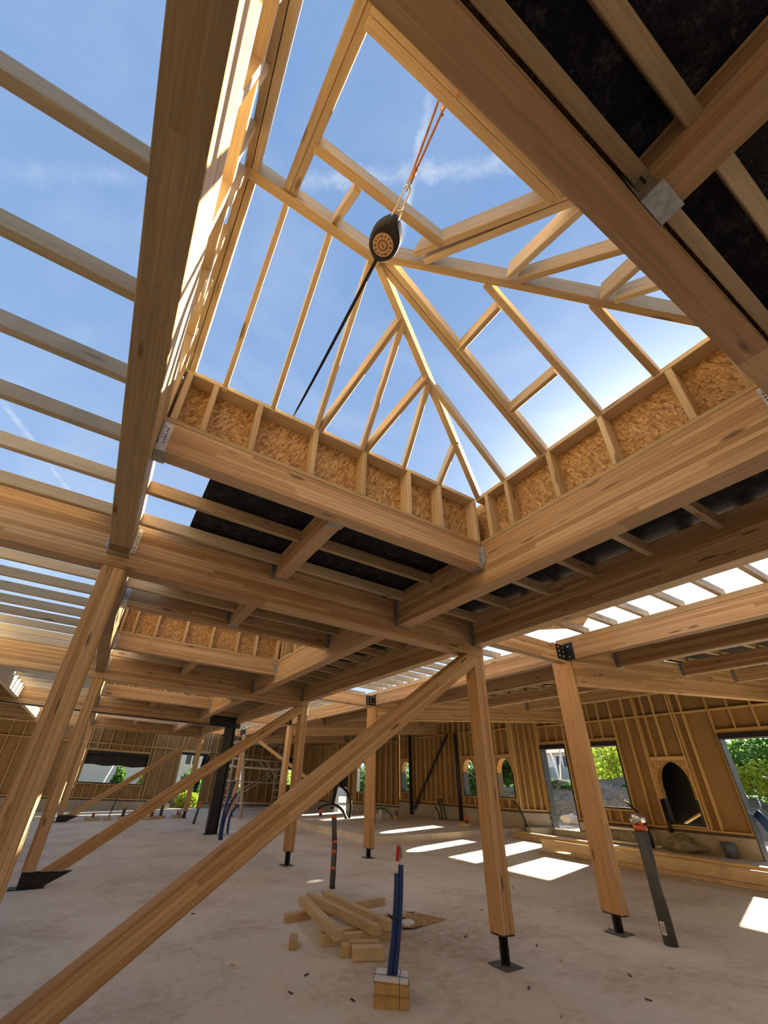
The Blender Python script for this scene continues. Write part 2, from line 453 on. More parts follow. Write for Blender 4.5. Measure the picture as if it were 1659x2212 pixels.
def lantern(oy, k):
    t = empty('lantern_roof', (1.43, 1.47 + oy, 4.66), 'open spruce rafter frame of the hipped skylight roof over the %s opening' % BAYW[k], 'lantern roof', 'skylight roof frames')
    def m(name, a, b, w=.05, h=.12, lift=None):
        lift = h / 2 if lift is None else lift
        a = Vector(a) + Vector((0, oy, lift)); b = Vector(b) + Vector((0, oy, lift))
        if 'rafter' in name: b = b + (b - a).normalized() * .115
        return timber(name, a, b, w, h, SPR, t)
    m('ridge_beam', (-.27, 1.47, 5.43), (.90, 1.47, 5.43), .075, .20)
    for xt, xb in ((.06, .075), (.44, .53), (.83, .985)): m('rafter', (xt, 1.50, 5.47), (xb, 2.70, 4.665), .048, .11)
    for a, b in (((1.30, 1.73, 5.31), (1.055, 2.67, 4.675)), ((1.34, 1.76, 5.29), (1.51, 2.67, 4.675)), ((1.80, 1.99, 5.12), (1.595, 2.67, 4.675)),
                 ((1.86, 2.04, 5.10), (2.04, 2.67, 4.675)), ((2.48, 2.34, 4.89), (2.55, 2.67, 4.675))): m('jack_rafter', a, b, .048, .11)
    for a, b in (((1.737, .875, 5.08), (1.61, .28, 4.67)), ((1.82, .85, 5.06), (2.04, .28, 4.67)), ((2.343, .56, 4.86), (2.21, .28, 4.67)), ((2.42, .51, 4.82), (2.47, .26, 4.66))): m('jack_rafter', a, b, .05, .13)
    m('hip_rafter', (.87, 1.49, 5.47), (3.06, 2.66, 4.665), .06, .17)
    m('hip_rafter', (.87, 1.45, 5.45), (3.06, .24, 4.655), .06, .19)
    for dy in (-.028, .028): m('rafter', (.95, 1.47 + dy, 5.46), (3.05, 1.775 + dy, 4.66), .05, .13)
    m('rafter', (1.68, 1.06, 5.18), (3.05, 1.165, 4.66), .055, .12)
    m('rafter', (2.37, .66, 4.915), (3.07, .675, 4.655), .055, .12)
    m('rafter', (1.93, 2.02, 5.08), (3.07, 2.285, 4.655), .05, .12)
    m('noggin', (1.86, 1.60, 5.11), (1.87, 1.11, 5.11), .05, .11)
    m('noggin', (2.583, 1.68, 4.83), (2.584, 1.17, 4.83), .05, .11)
    for dx in (-.026, .026): m('rafter', (.052 + dx, 1.45, 5.475), (.085 + dx, .22, 4.655), .05, .15)
    m('trimming_joist', (.437, 1.44, 5.46), (.46, 1.05, 5.20), .055, .12)
    m('window_header', (.10, 1.02, 5.165), (1.17, 1.02, 5.165), .06, .17)
    for p0, p1 in (((1.09, 1.20, 5.31), (1.50, .24, 4.65)), ((1.19, 1.20, 5.30), (1.56, .24, 4.65))): m('rafter', p0, p1, .05, .15)
    for dy in (-.03, .03): m('window_header', (.11, .335 + dy, 4.70 + dy * .7), (1.45, .335 + dy, 4.70 + dy * .7), .055, .15)
    # gable towards the left girder
    for dx in (-.27, -.215):
        m('gable_rafter', (dx, 1.50, 5.45), (dx, 2.73, 4.66), .05, .13)
        m('gable_rafter', (dx, 1.44, 5.45), (dx, .21, 4.66), .05, .13)
    for y in (.50, .82, 1.14, 1.47, 1.80, 2.12, 2.44):
        zt = 5.44 - abs(y - 1.47) * .64
        timber('gable_stud', (-.335, y + oy, 4.66), (-.335, y + oy, zt), .045, .14, SPR, t, (1, 0, 0))
    bm = polybm([(-.43, .2 + oy, 4.66), (-.43, 2.74 + oy, 4.66), (-.43, 1.47 + oy, 5.58)], .02, (-1, 0, 0))
    mesh('gable_panel', bm, BRD, None, t)
    return t

TYS = [(0, 0.07, .21), (0, 2.735, 2.87)]
for k in range(4):
    for j, (_, a, b) in enumerate(TYS):
        tr = box('trimmer_beam', XL + .003, XR - .003, a + P * k, b + P * k, 3.71, ZT, GLU, axis=0)
        tag(tr, 'glulam trimmer beam on the %s side of the %s skylight opening' % ('near' if j == 0 else 'far', BAYW[k]), 'beam', 'trimmer beams')
        hanger(tr, None, XL + .003, (a + b) / 2 + P * k, 3.71, ZT - .02, b - a, (1, 0, 0))
        hanger(tr, None, XR - .003, (a + b) / 2 + P * k, 3.71, ZT - .02, b - a, (-1, 0, 0))
    if k < 3:
        upstand(P * k, k); lantern(P * k, k)
    # headers between trimmers and cross beams
    for j, (ya, yb) in enumerate(((2.873 + P * k, CY[k] - .003), ((CY[k - 1] + .203) if k else -8.4, .067 + P * k))):
        hd = box('header_joist', 1.30, 1.44, ya, yb, 3.73, ZT, GLU, axis=1)
        tag(hd, 'short heavy joist at mid-span %s the %s skylight opening' % ('beyond' if j == 0 else 'on the near side of', BAYW[k]), 'joist', 'short header joists')
        if j == 0: hanger(hd, None, 1.37, yb, 3.73, ZT - .05, .14, (0, -1, 0))
        hanger(hd, None, 1.37, yb if j else ya, 3.73, ZT - .05, .14, (0, -1 if j else 1, 0))

# ------------------------------------------------------------------ joists
def bay_of(y):
    for k in range(4):
        if y < CY[k] + .1: return k
    return 3
cnt = {}
def nxt(key):
    cnt[key] = cnt.get(key, -1) + 1; return cnt[key]
JK = [1.09 + .634 * k for k in range(-14, 46)]
def clear(y, m=.05):
    for c in CY:
        if c - m < y < c + .2 + m: return False
    return True
for y in JK:
    if not clear(y) or y > 29.4: continue
    k = bay_of(y)
    n = nxt(('l', k))
    j = box('roof_rafter', -2.51, -.455, y - .03, y + .03, 3.87, 4.0, SPR if random.random() < .7 else SPRG, axis=0)
    tag(j, 'bare rafter against sky left of the long girder, %s in the %s bay' % (ordn(n), BAYW[k]), 'rafter', 'open rafters left of the girder')
    n = nxt(('m', k))
    j = box('roof_joist', 3.31, 4.53, y - .03, y + .03, 3.87, 4.0, SPR, axis=0)
    tag(j, 'short joist between the two right glulam beams, %s in the %s bay' % (ordn(n), BAYW[k]), 'joist', 'short joists between the right beams')
    yy = y - P * k
    if (2.95 < yy < 4.35) or yy < .0:
        for x0, x1, s in ((-.265, 1.30, 'left'), (1.44, 3.12, 'right')):
            n = nxt(('h' + s, k, yy > 1))
            j = box('roof_joist', x0, x1, y - .03, y + .03, 3.87, 4.0, SPR, axis=0)
            tag(j, 'joist %s of the short header %s the %s skylight, %s in row' % (s, 'beyond' if yy > 1 else 'before', BAYW[k], ordn(n)), 'joist', 'joists beside the skylights')
for x0, x1, s in ((-.265, 1.30, 'left'), (1.44, 3.12, 'right')):
    j = box('roof_joist', x0, x1, -.005, .055, 3.87, 4.0, SPR, axis=0)
    tag(j, 'joist lying right against the dark overhead trimmer, %s of the header' % s, 'joist', 'joists beside the skylights')
for i in range(-18, 50):
    y = 1.475 + .503 * i
    if y > 29: break
    if 4.38 < y < 4.72 or 10.75 < y < 11.1 or 17.15 < y < 17.5 or 23.55 < y < 23.9: continue
    k = bay_of(y); n = nxt(('s', k))
    j = box('strip_rafter', 4.55, 6.97, y - .03, y + .03, 4.10, 4.22, SPRG, axis=0)
    tag(j, 'weathered rafter crossing the bright sky strip, %s in the %s bay' % (ordn(n), BAYW[k]), 'rafter', 'rafters of the sky strip')

# ------------------------------------------------------------------ side roof on the right
SL = .097
def zr(x): return 4.14 + SL * (x - 8.45)
RBY = [4.4, 10.8, 17.2, 23.6]
for k, y in enumerate(RBY):
    x1 = (15.95, 15.95, 14.7, 12.9)[k]
    a = Vector((6.945, y + .1, (3.33 + zr(6.945)) / 2)); b = Vector((x1, y + .1, (3.33 + SL * (x1 - 6.945) + zr(x1)) / 2))
    o = timber('rising_beam', a, b, .2, zr(6.945) - 3.33, GLU)
    tag(o, 'deep glulam beam rising to the right outer wall, %s from the camera' % ordn(k), 'beam', 'rising beams of the side roof')
for k in range(4):
    y0 = RBY[k - 1] + .203 if k else -8.4; y1 = RBY[k] - .003
    tp = 'nearest second third fourth'.split()[k]
    o = box('eaves_beam', 6.80, 6.94, y0 + (.0 if k else 0), y1 + .15, 3.71, 4.0, GLU, axis=1)
    tag(o, 'glulam beam along the right side of the sky strip, %s bay' % tp, 'beam', 'sky strip edge beams')
    o = box('wall_plate', 6.80, 6.90, y0, y1 + .15, 4.003, 4.098, SPR, axis=1)
    tag(o, 'pale timber plate on top of the sky strip beam, %s bay' % tp, 'timber plate', 'sky strip plates')
    for j, x in enumerate((8.45, 11.02, 13.68)):
        if k == 3 and j == 2: continue
        z1 = zr(x)
        o = box('purlin', x - .08, x + .08, y0, y1, z1 - .29, z1, GLU, axis=1)
        tag(o, 'glulam purlin hung between rising beams, %s bay, %s from the sky strip' % (tp, ordn(j)), 'purlin', 'purlins of the side roof')
        hanger(o, None, x, y1, z1 - .29, z1 - .03, .16, (0, -1, 0))
        if k: hanger(o, None, x, y0, z1 - .29, z1 - .03, .16, (0, 1, 0))
for y in JK:
    if y > 28: continue
    x1 = 15.9 if y < 12.5 else (14.6 if y < 20 else 12.9)
    k = bay_of(y); n = nxt(('rj', k))
    dz = .055
    o = timber('side_joist', (6.95, y, zr(6.95) + dz), (x1, y, zr(x1) + dz), .045, .10, SPR)
    tag(o, 'thin joist of the dark side roof, %s in the %s bay' % (ordn(n), BAYW[k]), 'joist', 'joists of the side roof')

# membranes (roofing sheet on top of the joists)
def sheet(name, x0, x1, y0, y1, z, lab, slope=0, wav=.006, nx=24, ny=24):
    bm = bmesh.new(); g = []
    for i in range(nx + 1):
        row = []
        for j in range(ny + 1):
            x = x0 + (x1 - x0) * i / nx; y = y0 + (y1 - y0) * j / ny
            row.append(bm.verts.new((x, y, z + slope * (x - x0) + wav * noise.noise((x * 2.2, y * 2.2, z)))))
        g.append(row)
    for i in range(nx):
        for j in range(ny): bm.faces.new((g[i][j], g[i + 1][j], g[i + 1][j + 1], g[i][j + 1]))
    r = bmesh.ops.extrude_face_region(bm, geom=bm.faces[:])
    bmesh.ops.translate(bm, vec=(0, 0, .006), verts=[v for v in r['geom'] if isinstance(v, bmesh.types.BMVert)])
    bmesh.ops.recalc_face_normals(bm, faces=bm.faces[:])
    return tag(mesh(name, bm, MEMB), lab, 'roofing sheet', 'black roofing sheets')
sheet('roofing_membrane', .24, 3.13, -8.4, .066, 4.034, 'black roofing membrane over the joists directly overhead, near side of the skylight')
for k in range(4):
    y0 = 2.895 + P * k; y1 = (P + .055 + P * k) if k < 3 else 30
    sheet('roofing_membrane', .21, 3.29, y0, y1, 4.034, 'black roofing membrane seen between joists beyond the %s skylight' % BAYW[k])
    ya, yb = (-8.4, CY[0] + .1) if k == 0 else (CY[k - 1] + .12, CY[k] + .1)
    sheet('roofing_membrane', 3.26, 4.68, ya, yb, 4.046, 'black roofing membrane above the short joists of the %s bay' % BAYW[k], nx=10)
    x1 = 16.25
    sheet('roofing_membrane', 6.96, x1, ya, yb if k < 3 else 30, zr(6.96) + .112, 'black membrane closing the sloping side roof, %s bay' % BAYW[k], SL, nx=20)
sheet('roofing_membrane', -8.7, -2.55, -8.4, 30, 4.05, 'black membrane left of the outer grey girder')

# ------------------------------------------------------------------ posts
def screws(parent, pts, n, r=.011):
    bm = bmesh.new()
    for p in pts:
        q = Vector(n).to_track_quat('Z', 'Y').to_matrix().to_4x4(); q.translation = Vector(p)
        rr = bmesh.ops.create_cone(bm, cap_ends=True, segments=10, radius1=r, radius2=r * .8, depth=.008)
        bmesh.ops.transform(bm, matrix=q, verts=rr['verts'])
    return mesh('bolt', bm, BOLT, None, parent)
def post(x0, x1, y0, y1, zt, zb, label, grp, tw=.21, lift=True):
    cx, cy = (x0 + x1) / 2, (y0 + y1) / 2; f = fz(cx)
    t = empty('timber_post', (cx, cy, f), label, 'post', grp)
    timber('shaft', (cx, cy, zb), (cx, cy, zt), y1 - y0, x1 - x0, GLUP, t, (1, 0, 0), .012)
    if lift:
        bm = bmesh.new()
        for ex, ey in ((.125, .014), (.014, .125)):
            r = bmesh.ops.create_cube(bm, size=1); bmesh.ops.scale(bm, vec=(ex, ey, zb - f + .0), verts=r['verts'])
        bmesh.ops.translate(bm, vec=(cx, cy, (zb + f) / 2), verts=bm.verts)
        mesh('steel_foot', bm, STEEL, None, t)
        timber('base_plate', (cx - .135, cy, f + .006), (cx + .135, cy, f + .006), .27, .012, DUSTY, t)
        box('head_plate', x0 + .01, x1 - .01, y0 + .01, y1 - .01, zb - .012, zb, STEEL, t, axis=0)
        # a short shrinkage crack up from the foot of the post
        box('crack', cx - .045, cx - .041, y0 - .0008, y0 + .01, zb, zb + .42, STEEL, t, axis=2, bev=0)
    return t
for k in range(4):
    if k == 2: continue
    t = post(4.53, 4.74, CY[k], CY[k] + .2, ZC, .27 + fz(4.6), 'orange timber post on steel foot under the right end of the %s cross beam' % ordn(k), 'posts beside the sky strip')
    screws(t, [(4.625, CY[k] - .004, ZC - .17), (4.69, CY[k] - .004, ZC - .17)], (0, -1, 0))
# left row: posts sit in black brackets that also take the brace
for k in (0, 1, 3):
    f = fz(-.35)
    t = post(-.455, -.245, CY[k], CY[k] + .2, ZC, f + .24, 'tall timber post at the left end of the %s cross beam' % ordn(k), 'left row posts', lift=False)
    bm = polybm([(-.44, CY[k] + .06, f + .012), (-.08, CY[k] + .06, f + .012), (.34, CY[k] + .06, f + .24), (-.44, CY[k] + .06, f + .24)], .08, (0, 1, 0))
    mesh('steel_bracket', bm, STEEL, None, t)
    box('base_plate', -.56, .02, CY[k] - .03, CY[k] + .23, f + .0, f + .014, STEEL, t)
    a = Vector((.06, CY[k] + .1, f + .28)); b = Vector((4.44, CY[k] + .1, ZC - .11))
    d = (b - a).normalized(); n = Vector((-d.z, 0, d.x))
    w, h = .2, .215
    zlo, xe = f + .243, 4.575
    sl = d.z / d.x; off = h / 2 * math.sqrt(1 + sl * sl)
    zat = lambda x, o: a.z + sl * (x - a.x) + o
    xat = lambda z, o: a.x + (z - o - a.z) / sl
    prof = [(xat(zlo, -off), zlo), (xe, zat(xe, -off)), (xe, ZC - .003), (xat(ZC - .003, off), ZC - .003), (xat(zlo, off), zlo)]
    Mb = Matrix((d, Vector((0, 1, 0)), d.cross(Vector((0, 1, 0))))).transposed().to_4x4(); Mb.translation = (a + b) / 2
    bm = polybm([(x, CY[k] - .006, z) for x, z in prof], w, (0, 1, 0))
    bmesh.ops.bevel(bm, geom=bm.edges[:], offset=.01, segments=1, affect='EDGES')
    bmesh.ops.transform(bm, matrix=Mb.inverted(), verts=bm.verts)
    br = mesh('diagonal_brace', bm, GLUP, Mb)
    tag(br, 'diagonal timber brace from the left post foot up to the %s cross beam end' % ordn(k), 'brace', 'diagonal braces')
    screws(br, [b - d * (i * .115 - .02) + n * s + Vector((0, -.108, 0)) for i in range(3) for s in (-.035, .045)], (0, -1, 0))
# right row under the sky strip edge
for k in range(4):
    y0 = CY[k] + .02; y1 = y0 + .28
    t = post(6.78, 6.945, y0 - .02, y1, 3.71, .30, 'timber post with black bolted head bracket, right row, %s from camera' % ordn(k), 'right row posts')
    br = link('head_bracket', None, W[t], t)
    box('bracket_plate', 6.56, 6.79, y0 - .03, y0 - .02, 3.70, 3.97, STEEL, br, axis=2)
    box('bracket_plate', 6.785, 6.797, y0 - .19, y0 - .02, 3.70, 4.0, STEEL, br, axis=2)
    screws(br, [(6.62 + .11 * i, y0 - .034, 3.77 + .075 * j) for i in range(2) for j in range(3)], (0, -1, 0), .014)
    screws(br, [(6.781, y0 - .10, 3.75 + .18 * j) for j in range(2)], (-1, 0, 0), .014)
    tb = box('tie_beam', 4.75, 6.79, y0 - .02, y0 + .12, 3.67, 3.965, GLU, axis=0)
    tag(tb, 'grey-brown timber tie across the sky strip to the right row post, %s from the camera' % ordn(k), 'beam', 'ties across the sky strip')
bm = bmesh.new(); r = bmesh.ops.create_grid(bm, x_segments=6, y_segments=6, size=.5)
for v in bm.verts: v.co.z = .05 * math.sin(v.co.x * 3) ; v.co.x *= 1.7; v.co.y *= .85
r = bmesh.ops.extrude_face_region(bm, geom=bm.faces[:]); bmesh.ops.translate(bm, vec=(0, 0, .015), verts=[v for v in r['geom'] if isinstance(v, bmesh.types.BMVert)])
o = mesh('osb_offcut', bm, OSB, Matrix.Translation((6.3, 3.95, 4.30)) @ Matrix.Rotation(.75, 4, 'Z'))
tag(o, 'tilted OSB offcut lying on the rafters of the sky strip', 'board')

# ------------------------------------------------------------------ outer walls
def wall(name, p0, p1, z0, z1, ops, pitch, plinth=0.5, arch=(), noggin=None, skip_studs=(), studs=None, off=0.0, th=.24, nolabel=False):
    """p0->p1 along the inner stud face; outward normal to the right of the direction is away from the hall.
    ops: (u0,u1,za,zb,kind); the board is cut round them"""
    p0 = Vector((*p0, 0)); p1 = Vector((*p1, 0)); d = (p1 - p0); L = d.length; d.normalize(); n = Vector((d.y, -d.x, 0)) * off_sign
    M = Matrix((d, n, Vector((0, 0, 1)))).transposed().to_4x4(); M.translation = p0
    if M.determinant() < 0: pass
    root = link(name, None, M); root.empty_display_size = .2
    tag(root, kind='structure')
    f0 = fz(p0.x)
    def lb(nm, u0, u1, v0, v1, a, b, mat, axis=None, bev=.003, par=None):
        ext = (u1 - u0, v1 - v0, b - a); ax = axis if axis is not None else ext.index(max(ext))
        c = Vector(((u0 + u1) / 2, (v0 + v1) / 2, (a + b) / 2))
        X = [Vector((1, 0, 0)), Vector((0, 1, 0)), Vector((0, 0, 1))]
        e = [X[ax], X[(ax + 1) % 3], X[(ax + 2) % 3]]
        B = Matrix(e).transposed().to_4x4(); B.translation = c
        return link(nm, boxmesh(ext[ax], ext[(ax + 1) % 3], ext[(ax + 2) % 3], mat, bev), M @ B, par or root)
    zb = z0 + plinth
    SD = .12
    # plinth, broken at doors
    edges = [0.0]
    for (u0, u1, a, b, kd) in sorted(ops):
        if a < zb - .05: edges += [u0, u1]
    edges.append(L)
    for i in range(0, len(edges), 2):
        if edges[i + 1] - edges[i] > .02:
            lb('plinth', edges[i], edges[i + 1], -.02, th + .05, z0 - .35, zb, PLIN, 0, 0)
            lb('sole_plate', edges[i], edges[i + 1], -.01, SD, zb, zb + .05, STUD, 0)
            lb('damp_course', edges[i], edges[i + 1], -.032, SD, zb - .07, zb - .002, BARK, 0, 0)
    # board as a grid of panels round the openings, one mesh
    us = sorted(set([0, L] + [q for o in ops for q in o[:2]])); zs = sorted(set([z0 + .0, z1] + [q for o in ops for q in o[2:4]]))
    bm = bmesh.new()
    for i in range(len(us) - 1):
        for j in range(len(zs) - 1):
            uc, zc = (us[i] + us[i + 1]) / 2, (zs[j] + zs[j + 1]) / 2
            if any(o[0] < uc < o[1] and o[2] < zc < o[3] for o in ops): continue
            r = bmesh.ops.create_cube(bm, size=1)
            bmesh.ops.scale(bm, vec=(us[i + 1] - us[i], th - SD, zs[j + 1] - zs[j]), verts=r['verts'])
            bmesh.ops.translate(bm, vec=(uc, (SD + th) / 2, zc), verts=r['verts'])
    mesh('fibreboard', bm, FIBRE, M, root)
    # studs
    su = studs if studs is not None else [.03 + pitch * i for i in range(int(L / pitch) + 1)] + [L - .03]
    for u in su:
        segs = [(zb + .05, z1)]
        for (u0, u1, a, b, kd) in ops:
            if u0 - .01 < u < u1 + .01:
                ns = []
                for (s, e) in segs:
                    if a - .05 > s: ns.append((s, min(e, a - .05)))
                    if b + .09 < e: ns.append((max(s, b + .09), e))
                segs = ns
        for (s, e) in segs:
            if e - s > .08: lb('stud', u - .023, u + .023, 0, SD, s, e, STUD, 2)
    nid = 0
    for (u0, u1, a, b, kd) in ops:
        for u in (u0 - .025, u1 + .025): lb('jamb_stud', u - .023, u + .023, 0, SD, max(zb + .05, z0), z1, STUD, 2)
        lb('lintel', u0 - .002, u1 + .002, 0, SD - .01, b + .005, b + .12, STUD, 0)
        if a > zb + .05: lb('sill_rail', u0, u1, 0, SD - .01, a - .05, a - .003, STUD, 0)
        lin = TARP if kd != 'arch' else FOIL
        if kd in ('win', 'door', 'tarp'):                        # membrane lining of the reveal
            lb('reveal_lining', u0, u0 + .03, -.03, th + .06, a, b, FOIL, 2, 0)
            lb('reveal_lining', u1 - .03, u1, -.03, th + .06, a, b, TARP, 2, 0)
            lb('reveal_lining', u0, u1, -.04, th + .06, b - .14, b, TARP, 0, 0)
            if kd != 'door': lb('reveal_lining', u0, u1, -.04, th + .06, a, a + .05, TARP, 0, 0)
        if kd == 'tarp':
            bm = bmesh.new(); N = 16; zlow = a + (b - a) * .56
            row = [(bm.verts.new((u0 + (u1 - u0) * i / N, th + .03 + .02 * math.sin(i * 1.7), b)), bm.verts.new((u0 + (u1 - u0) * i / N, th + .05 + .04 * math.sin(i * 1.1), zlow + .03 * math.sin(i * .9)))) for i in range(N + 1)]
            for i in range(N): bm.faces.new((row[i][0], row[i + 1][0], row[i + 1][1], row[i][1]))
            r = bmesh.ops.extrude_face_region(bm, geom=bm.faces[:]); bmesh.ops.translate(bm, vec=(0, .004, 0), verts=[v for v in r['geom'] if isinstance(v, bmesh.types.BMVert)])
            mesh('rolled_tarp', bm, TARP, M, root)
        if kd in ('arch', 'niche'):
            R = (u1 - u0) / 2 - .05; uc = (u0 + u1) / 2; zsx = b - R * 1.35 - .02
            bm = bmesh.new(); N = 14; fr = []
            for side in (-1, 1):
                pts = [(uc + side * (R + .05), zsx - (zsx - a) * 0.0)]
                prev = None
                for i in range(N + 1):
                    an = PI / 2 * i / N
                    pa = (uc + side * R * math.cos(an), zsx + R * 1.35 * math.sin(an))
                    pb = (uc + side * (R + .05), pa[1]) if i < N else (uc + side * (R + .05), b)
                    if i == N: pa = (uc, zsx + R * 1.35)
                    if prev:
                        for v_ in (0,):
                            q = [bm.verts.new((pp[0], 0.0, pp[1])) for pp in (prev[0], prev[1], pb, pa)]
                            bm.faces.new(q)
                    prev = (pa, pb)
                q = [bm.verts.new((pp[0], 0, pp[1])) for pp in ((uc + side * (R + .05), b), (uc + side * (R + .05), b), (uc, b), (uc, zsx + R * 1.35))][1:]
                bm.faces.new(q)
            bmesh.ops.remove_doubles(bm, verts=bm.verts, dist=.0005)
            r = bmesh.ops.extrude_face_region(bm, geom=bm.faces[:]); bmesh.ops.translate(bm, vec=(0, th + .02, 0), verts=[v for v in r['geom'] if isinstance(v, bmesh.types.BMVert)])
            bmesh.ops.recalc_face_normals(bm, faces=bm.faces[:])
            mesh('arch_head', bm, OSB, M, root)
            for s in (0, 1):
                ua = u0 if s == 0 else u1 - .05
                zm = a + (zsx - a) * (1.0 if kd == 'arch' else .62)
                lb('reveal_lining', ua, ua + .05, -.004, th + .05, a, zm, FOIL if s == 0 else TARP, 2, 0)
                if zm < zsx - .02: lb('reveal_board', ua, ua + .05, 0, th, zm, zsx, OSB, 2, 0)
            lb('reveal_lining', u0, u1, -.02, th + .05, a, a + .03, TARP, 0, 0)
        if kd == 'niche':
            lb('back_tarp', u0 - .3, u1 + .3, th + .75, th + .77, a - .3, b + .3, TARP, 2, 0)
            for s in (-1, 1): lb('back_tarp', (u0 - .3) if s < 0 else u1 + .28, (u0 - .28) if s < 0 else u1 + .3, th, th + .77, a - .3, b + .3, TARP, 2, 0)
            lb('back_tarp', u0 - .3, u1 + .3, th, th + .77, b + .3, b + .32, TARP, 0, 0)
    if noggin:
        blocked = sorted([(o[0] - .05, o[1] + .05) for o in ops if o[2] < noggin < o[3] + .1])
        u = 0
        for (a, b) in blocked + [(L, L)]:
            if a - u > .05: lb('noggin', u, a, .012, SD - .01, noggin, noggin + .05, STUD, 0)
            u = max(u, b)
    return root, lb
off_sign = 1
# right wall, direction -Y so that the outward normal is... (d.y,-d.x) = (-1,0) -> flip
off_sign = -1
Y0 = 12.4
r_, lbr = wall('wall_right', (15.95, Y0), (15.95, -8.4), .46, 4.975,
     [(Y0 - 10.55, Y0 - 9.15, 1.42, 3.47, 'win'), (.06, Y0 - 11.2, .46, 3.47, 'door'), (Y0 - 8.19, Y0 - 7.18, 1.12, 2.82, 'niche'), (Y0 - 6.1, Y0 - 3.0, .46, 3.5, 'door'), (Y0 + .5, Y0 + 4.5, .46, 3.5, 'door'), (Y0 + 5.5, Y0 + 8.0, 1.1, 3.5, 'win')],  # last two openings are unseen, added behind the camera for warm sun bounce
     .5, .55, noggin=4.15,
     studs=[.03, .45, .9, 1.45, 1.95, 2.4, 2.8, 3.75, 4.13, 4.42, 4.74, 5.32, 5.57, 6.8, 7.35, 7.9, 8.5, 9.0, 9.5, 10, 10.5, 11, 11.5, 12])
wall('wall_right_return', (14.63, 12.62), (15.95, 12.4), .62, 4.84, [], .33, .55)
Y1 = 20.4
wall('wall_right_inner', (14.63, Y1), (14.63, 12.62), .62, 4.84,
     [(Y1 - 13.62, Y1 - 12.76, 1.55, 2.95, 'arch'), (Y1 - 15.6, Y1 - 14.8, 1.55, 2.95, 'arch'), (Y1 - 20.25, Y1 - 19.42, 1.55, 2.95, 'arch')], .36, .55, noggin=4.0)
wall('wall_right_bend', (12.95, 24.6), (14.63, Y1), .40, 4.67, [(1.6, 2.3, 1.4, 2.9, 'arch'), (.1, 1.0, .30, 2.6, 'tarp')], .36, .5, noggin=3.9)
wall('wall_right_far', (12.95, 30.0), (12.95, 24.6), .36, 4.6, [], .42, .5, noggin=3.8)
wall('wall_far', (-8.5, 30.0), (12.95, 30.0), -.16, 4.3,
     [(8.3, 11.6, 1.12, 2.72, 'tarp'), (13.4, 15.05, .05, 3.0, 'door'), (17.15, 17.6, .3, 2.6, 'win'), (20.35, 21.3, 1.5, 3.2, 'tarp')], .62, .55, noggin=3.1)
wall('wall_left', (-8.5, -8.4), (-8.5, 30.0), -.5, 4.03, [(25, 28, .6, 2.9, 'tarp')], .62, .5, noggin=3.1)
wall('wall_back', (15.95, -8.4), (-8.5, -8.4), .46, 4.6, [(8, 10, 1.0, 2.9, 'win')], .62, .5, noggin=3.1)  # unseen rest of the hall, added to cut light reaching the near beams
# black steel cross bracing standing against the right inner wall
sb = empty('steel_bracing', (14.5, 17.5, fz(14.5) + .2), 'black steel posts with a diagonal tie against the timber wall between the arched windows', 'steel bracing')
z_ = fz(14.5) + .2
box('post', 14.45, 14.57, 15.72, 15.84, z_, 4.0, STEEL, sb, axis=2)
box('post', 14.45, 14.57, 19.22, 19.34, z_, 4.15, STEEL, sb, axis=2)
timber('diagonal_tie', (14.5, 19.05, z_ + .25), (14.5, 16.3, 4.0), .05, .12, STEEL, sb)

# plaster strip of the plinth below the right door jamb
# ------------------------------------------------------------------ items on the slab
def onfloor(x, y, h=0): return Vector((x, y, fz(x) + h))
# blue conduits in a foam block
fb = empty('conduit_block', onfloor(3.06, 4.42), 'square tan foam block with white top around the blue conduits in front', 'foam block')
fr = Matrix.Rotation(math.radians(-38), 4, 'Z')
def rb(name, cx, cy, z0, z1, w, l, ang, mat, parent, bev=.006, top=1.0):
    bm = bmesh.new(); r = bmesh.ops.create_cube(bm, size=1); bmesh.ops.scale(bm, vec=(w, l, z1 - z0), verts=bm.verts)
    for v in bm.verts:
        if v.co.z > 0: v.co.x *= top; v.co.y *= top
    bmesh.ops.bevel(bm, geom=bm.edges[:], offset=bev, segments=2, affect='EDGES')
    M = Matrix.Translation((cx, cy, (z0 + z1) / 2)) @ Matrix.Rotation(math.radians(ang), 4, 'Z')
    return mesh(name, bm, mat, M, parent)
f_ = fz(3.06)
rb('foam_layer', 3.06, 4.42, f_ - .02, f_ + .072, .325, .315, -38, FOAM, fb, .012, .97)
rb('foam_layer', 3.06, 4.42, f_ + .074, f_ + .162, .315, .30, -38, FOAM, fb, .012, .97)
rb('white_skin', 3.06, 4.42, f_ + .160, f_ + .178, .305, .29, -38, FOAMW, fb, .006)
wire = [(2.93, 4.33), (3.06, 4.42), (3.19, 4.51)]
tube('tie_wire', [(3.215, 4.489, f_ + .181), (3.12, 4.372, f_ + .183), (3.032, 4.262, f_ + .182), (3.02, 4.245, f_ + .17), (3.018, 4.243, f_ + .01)], .0022, STEEL, fb, 6)
tube('tie_wire', [(2.898, 4.487, f_ + .12), (2.902, 4.484, f_ + .182), (3.03, 4.388, f_ + .184), (3.155, 4.284, f_ + .182), (3.16, 4.28, f_ + .12)], .0022, STEEL, fb, 6)
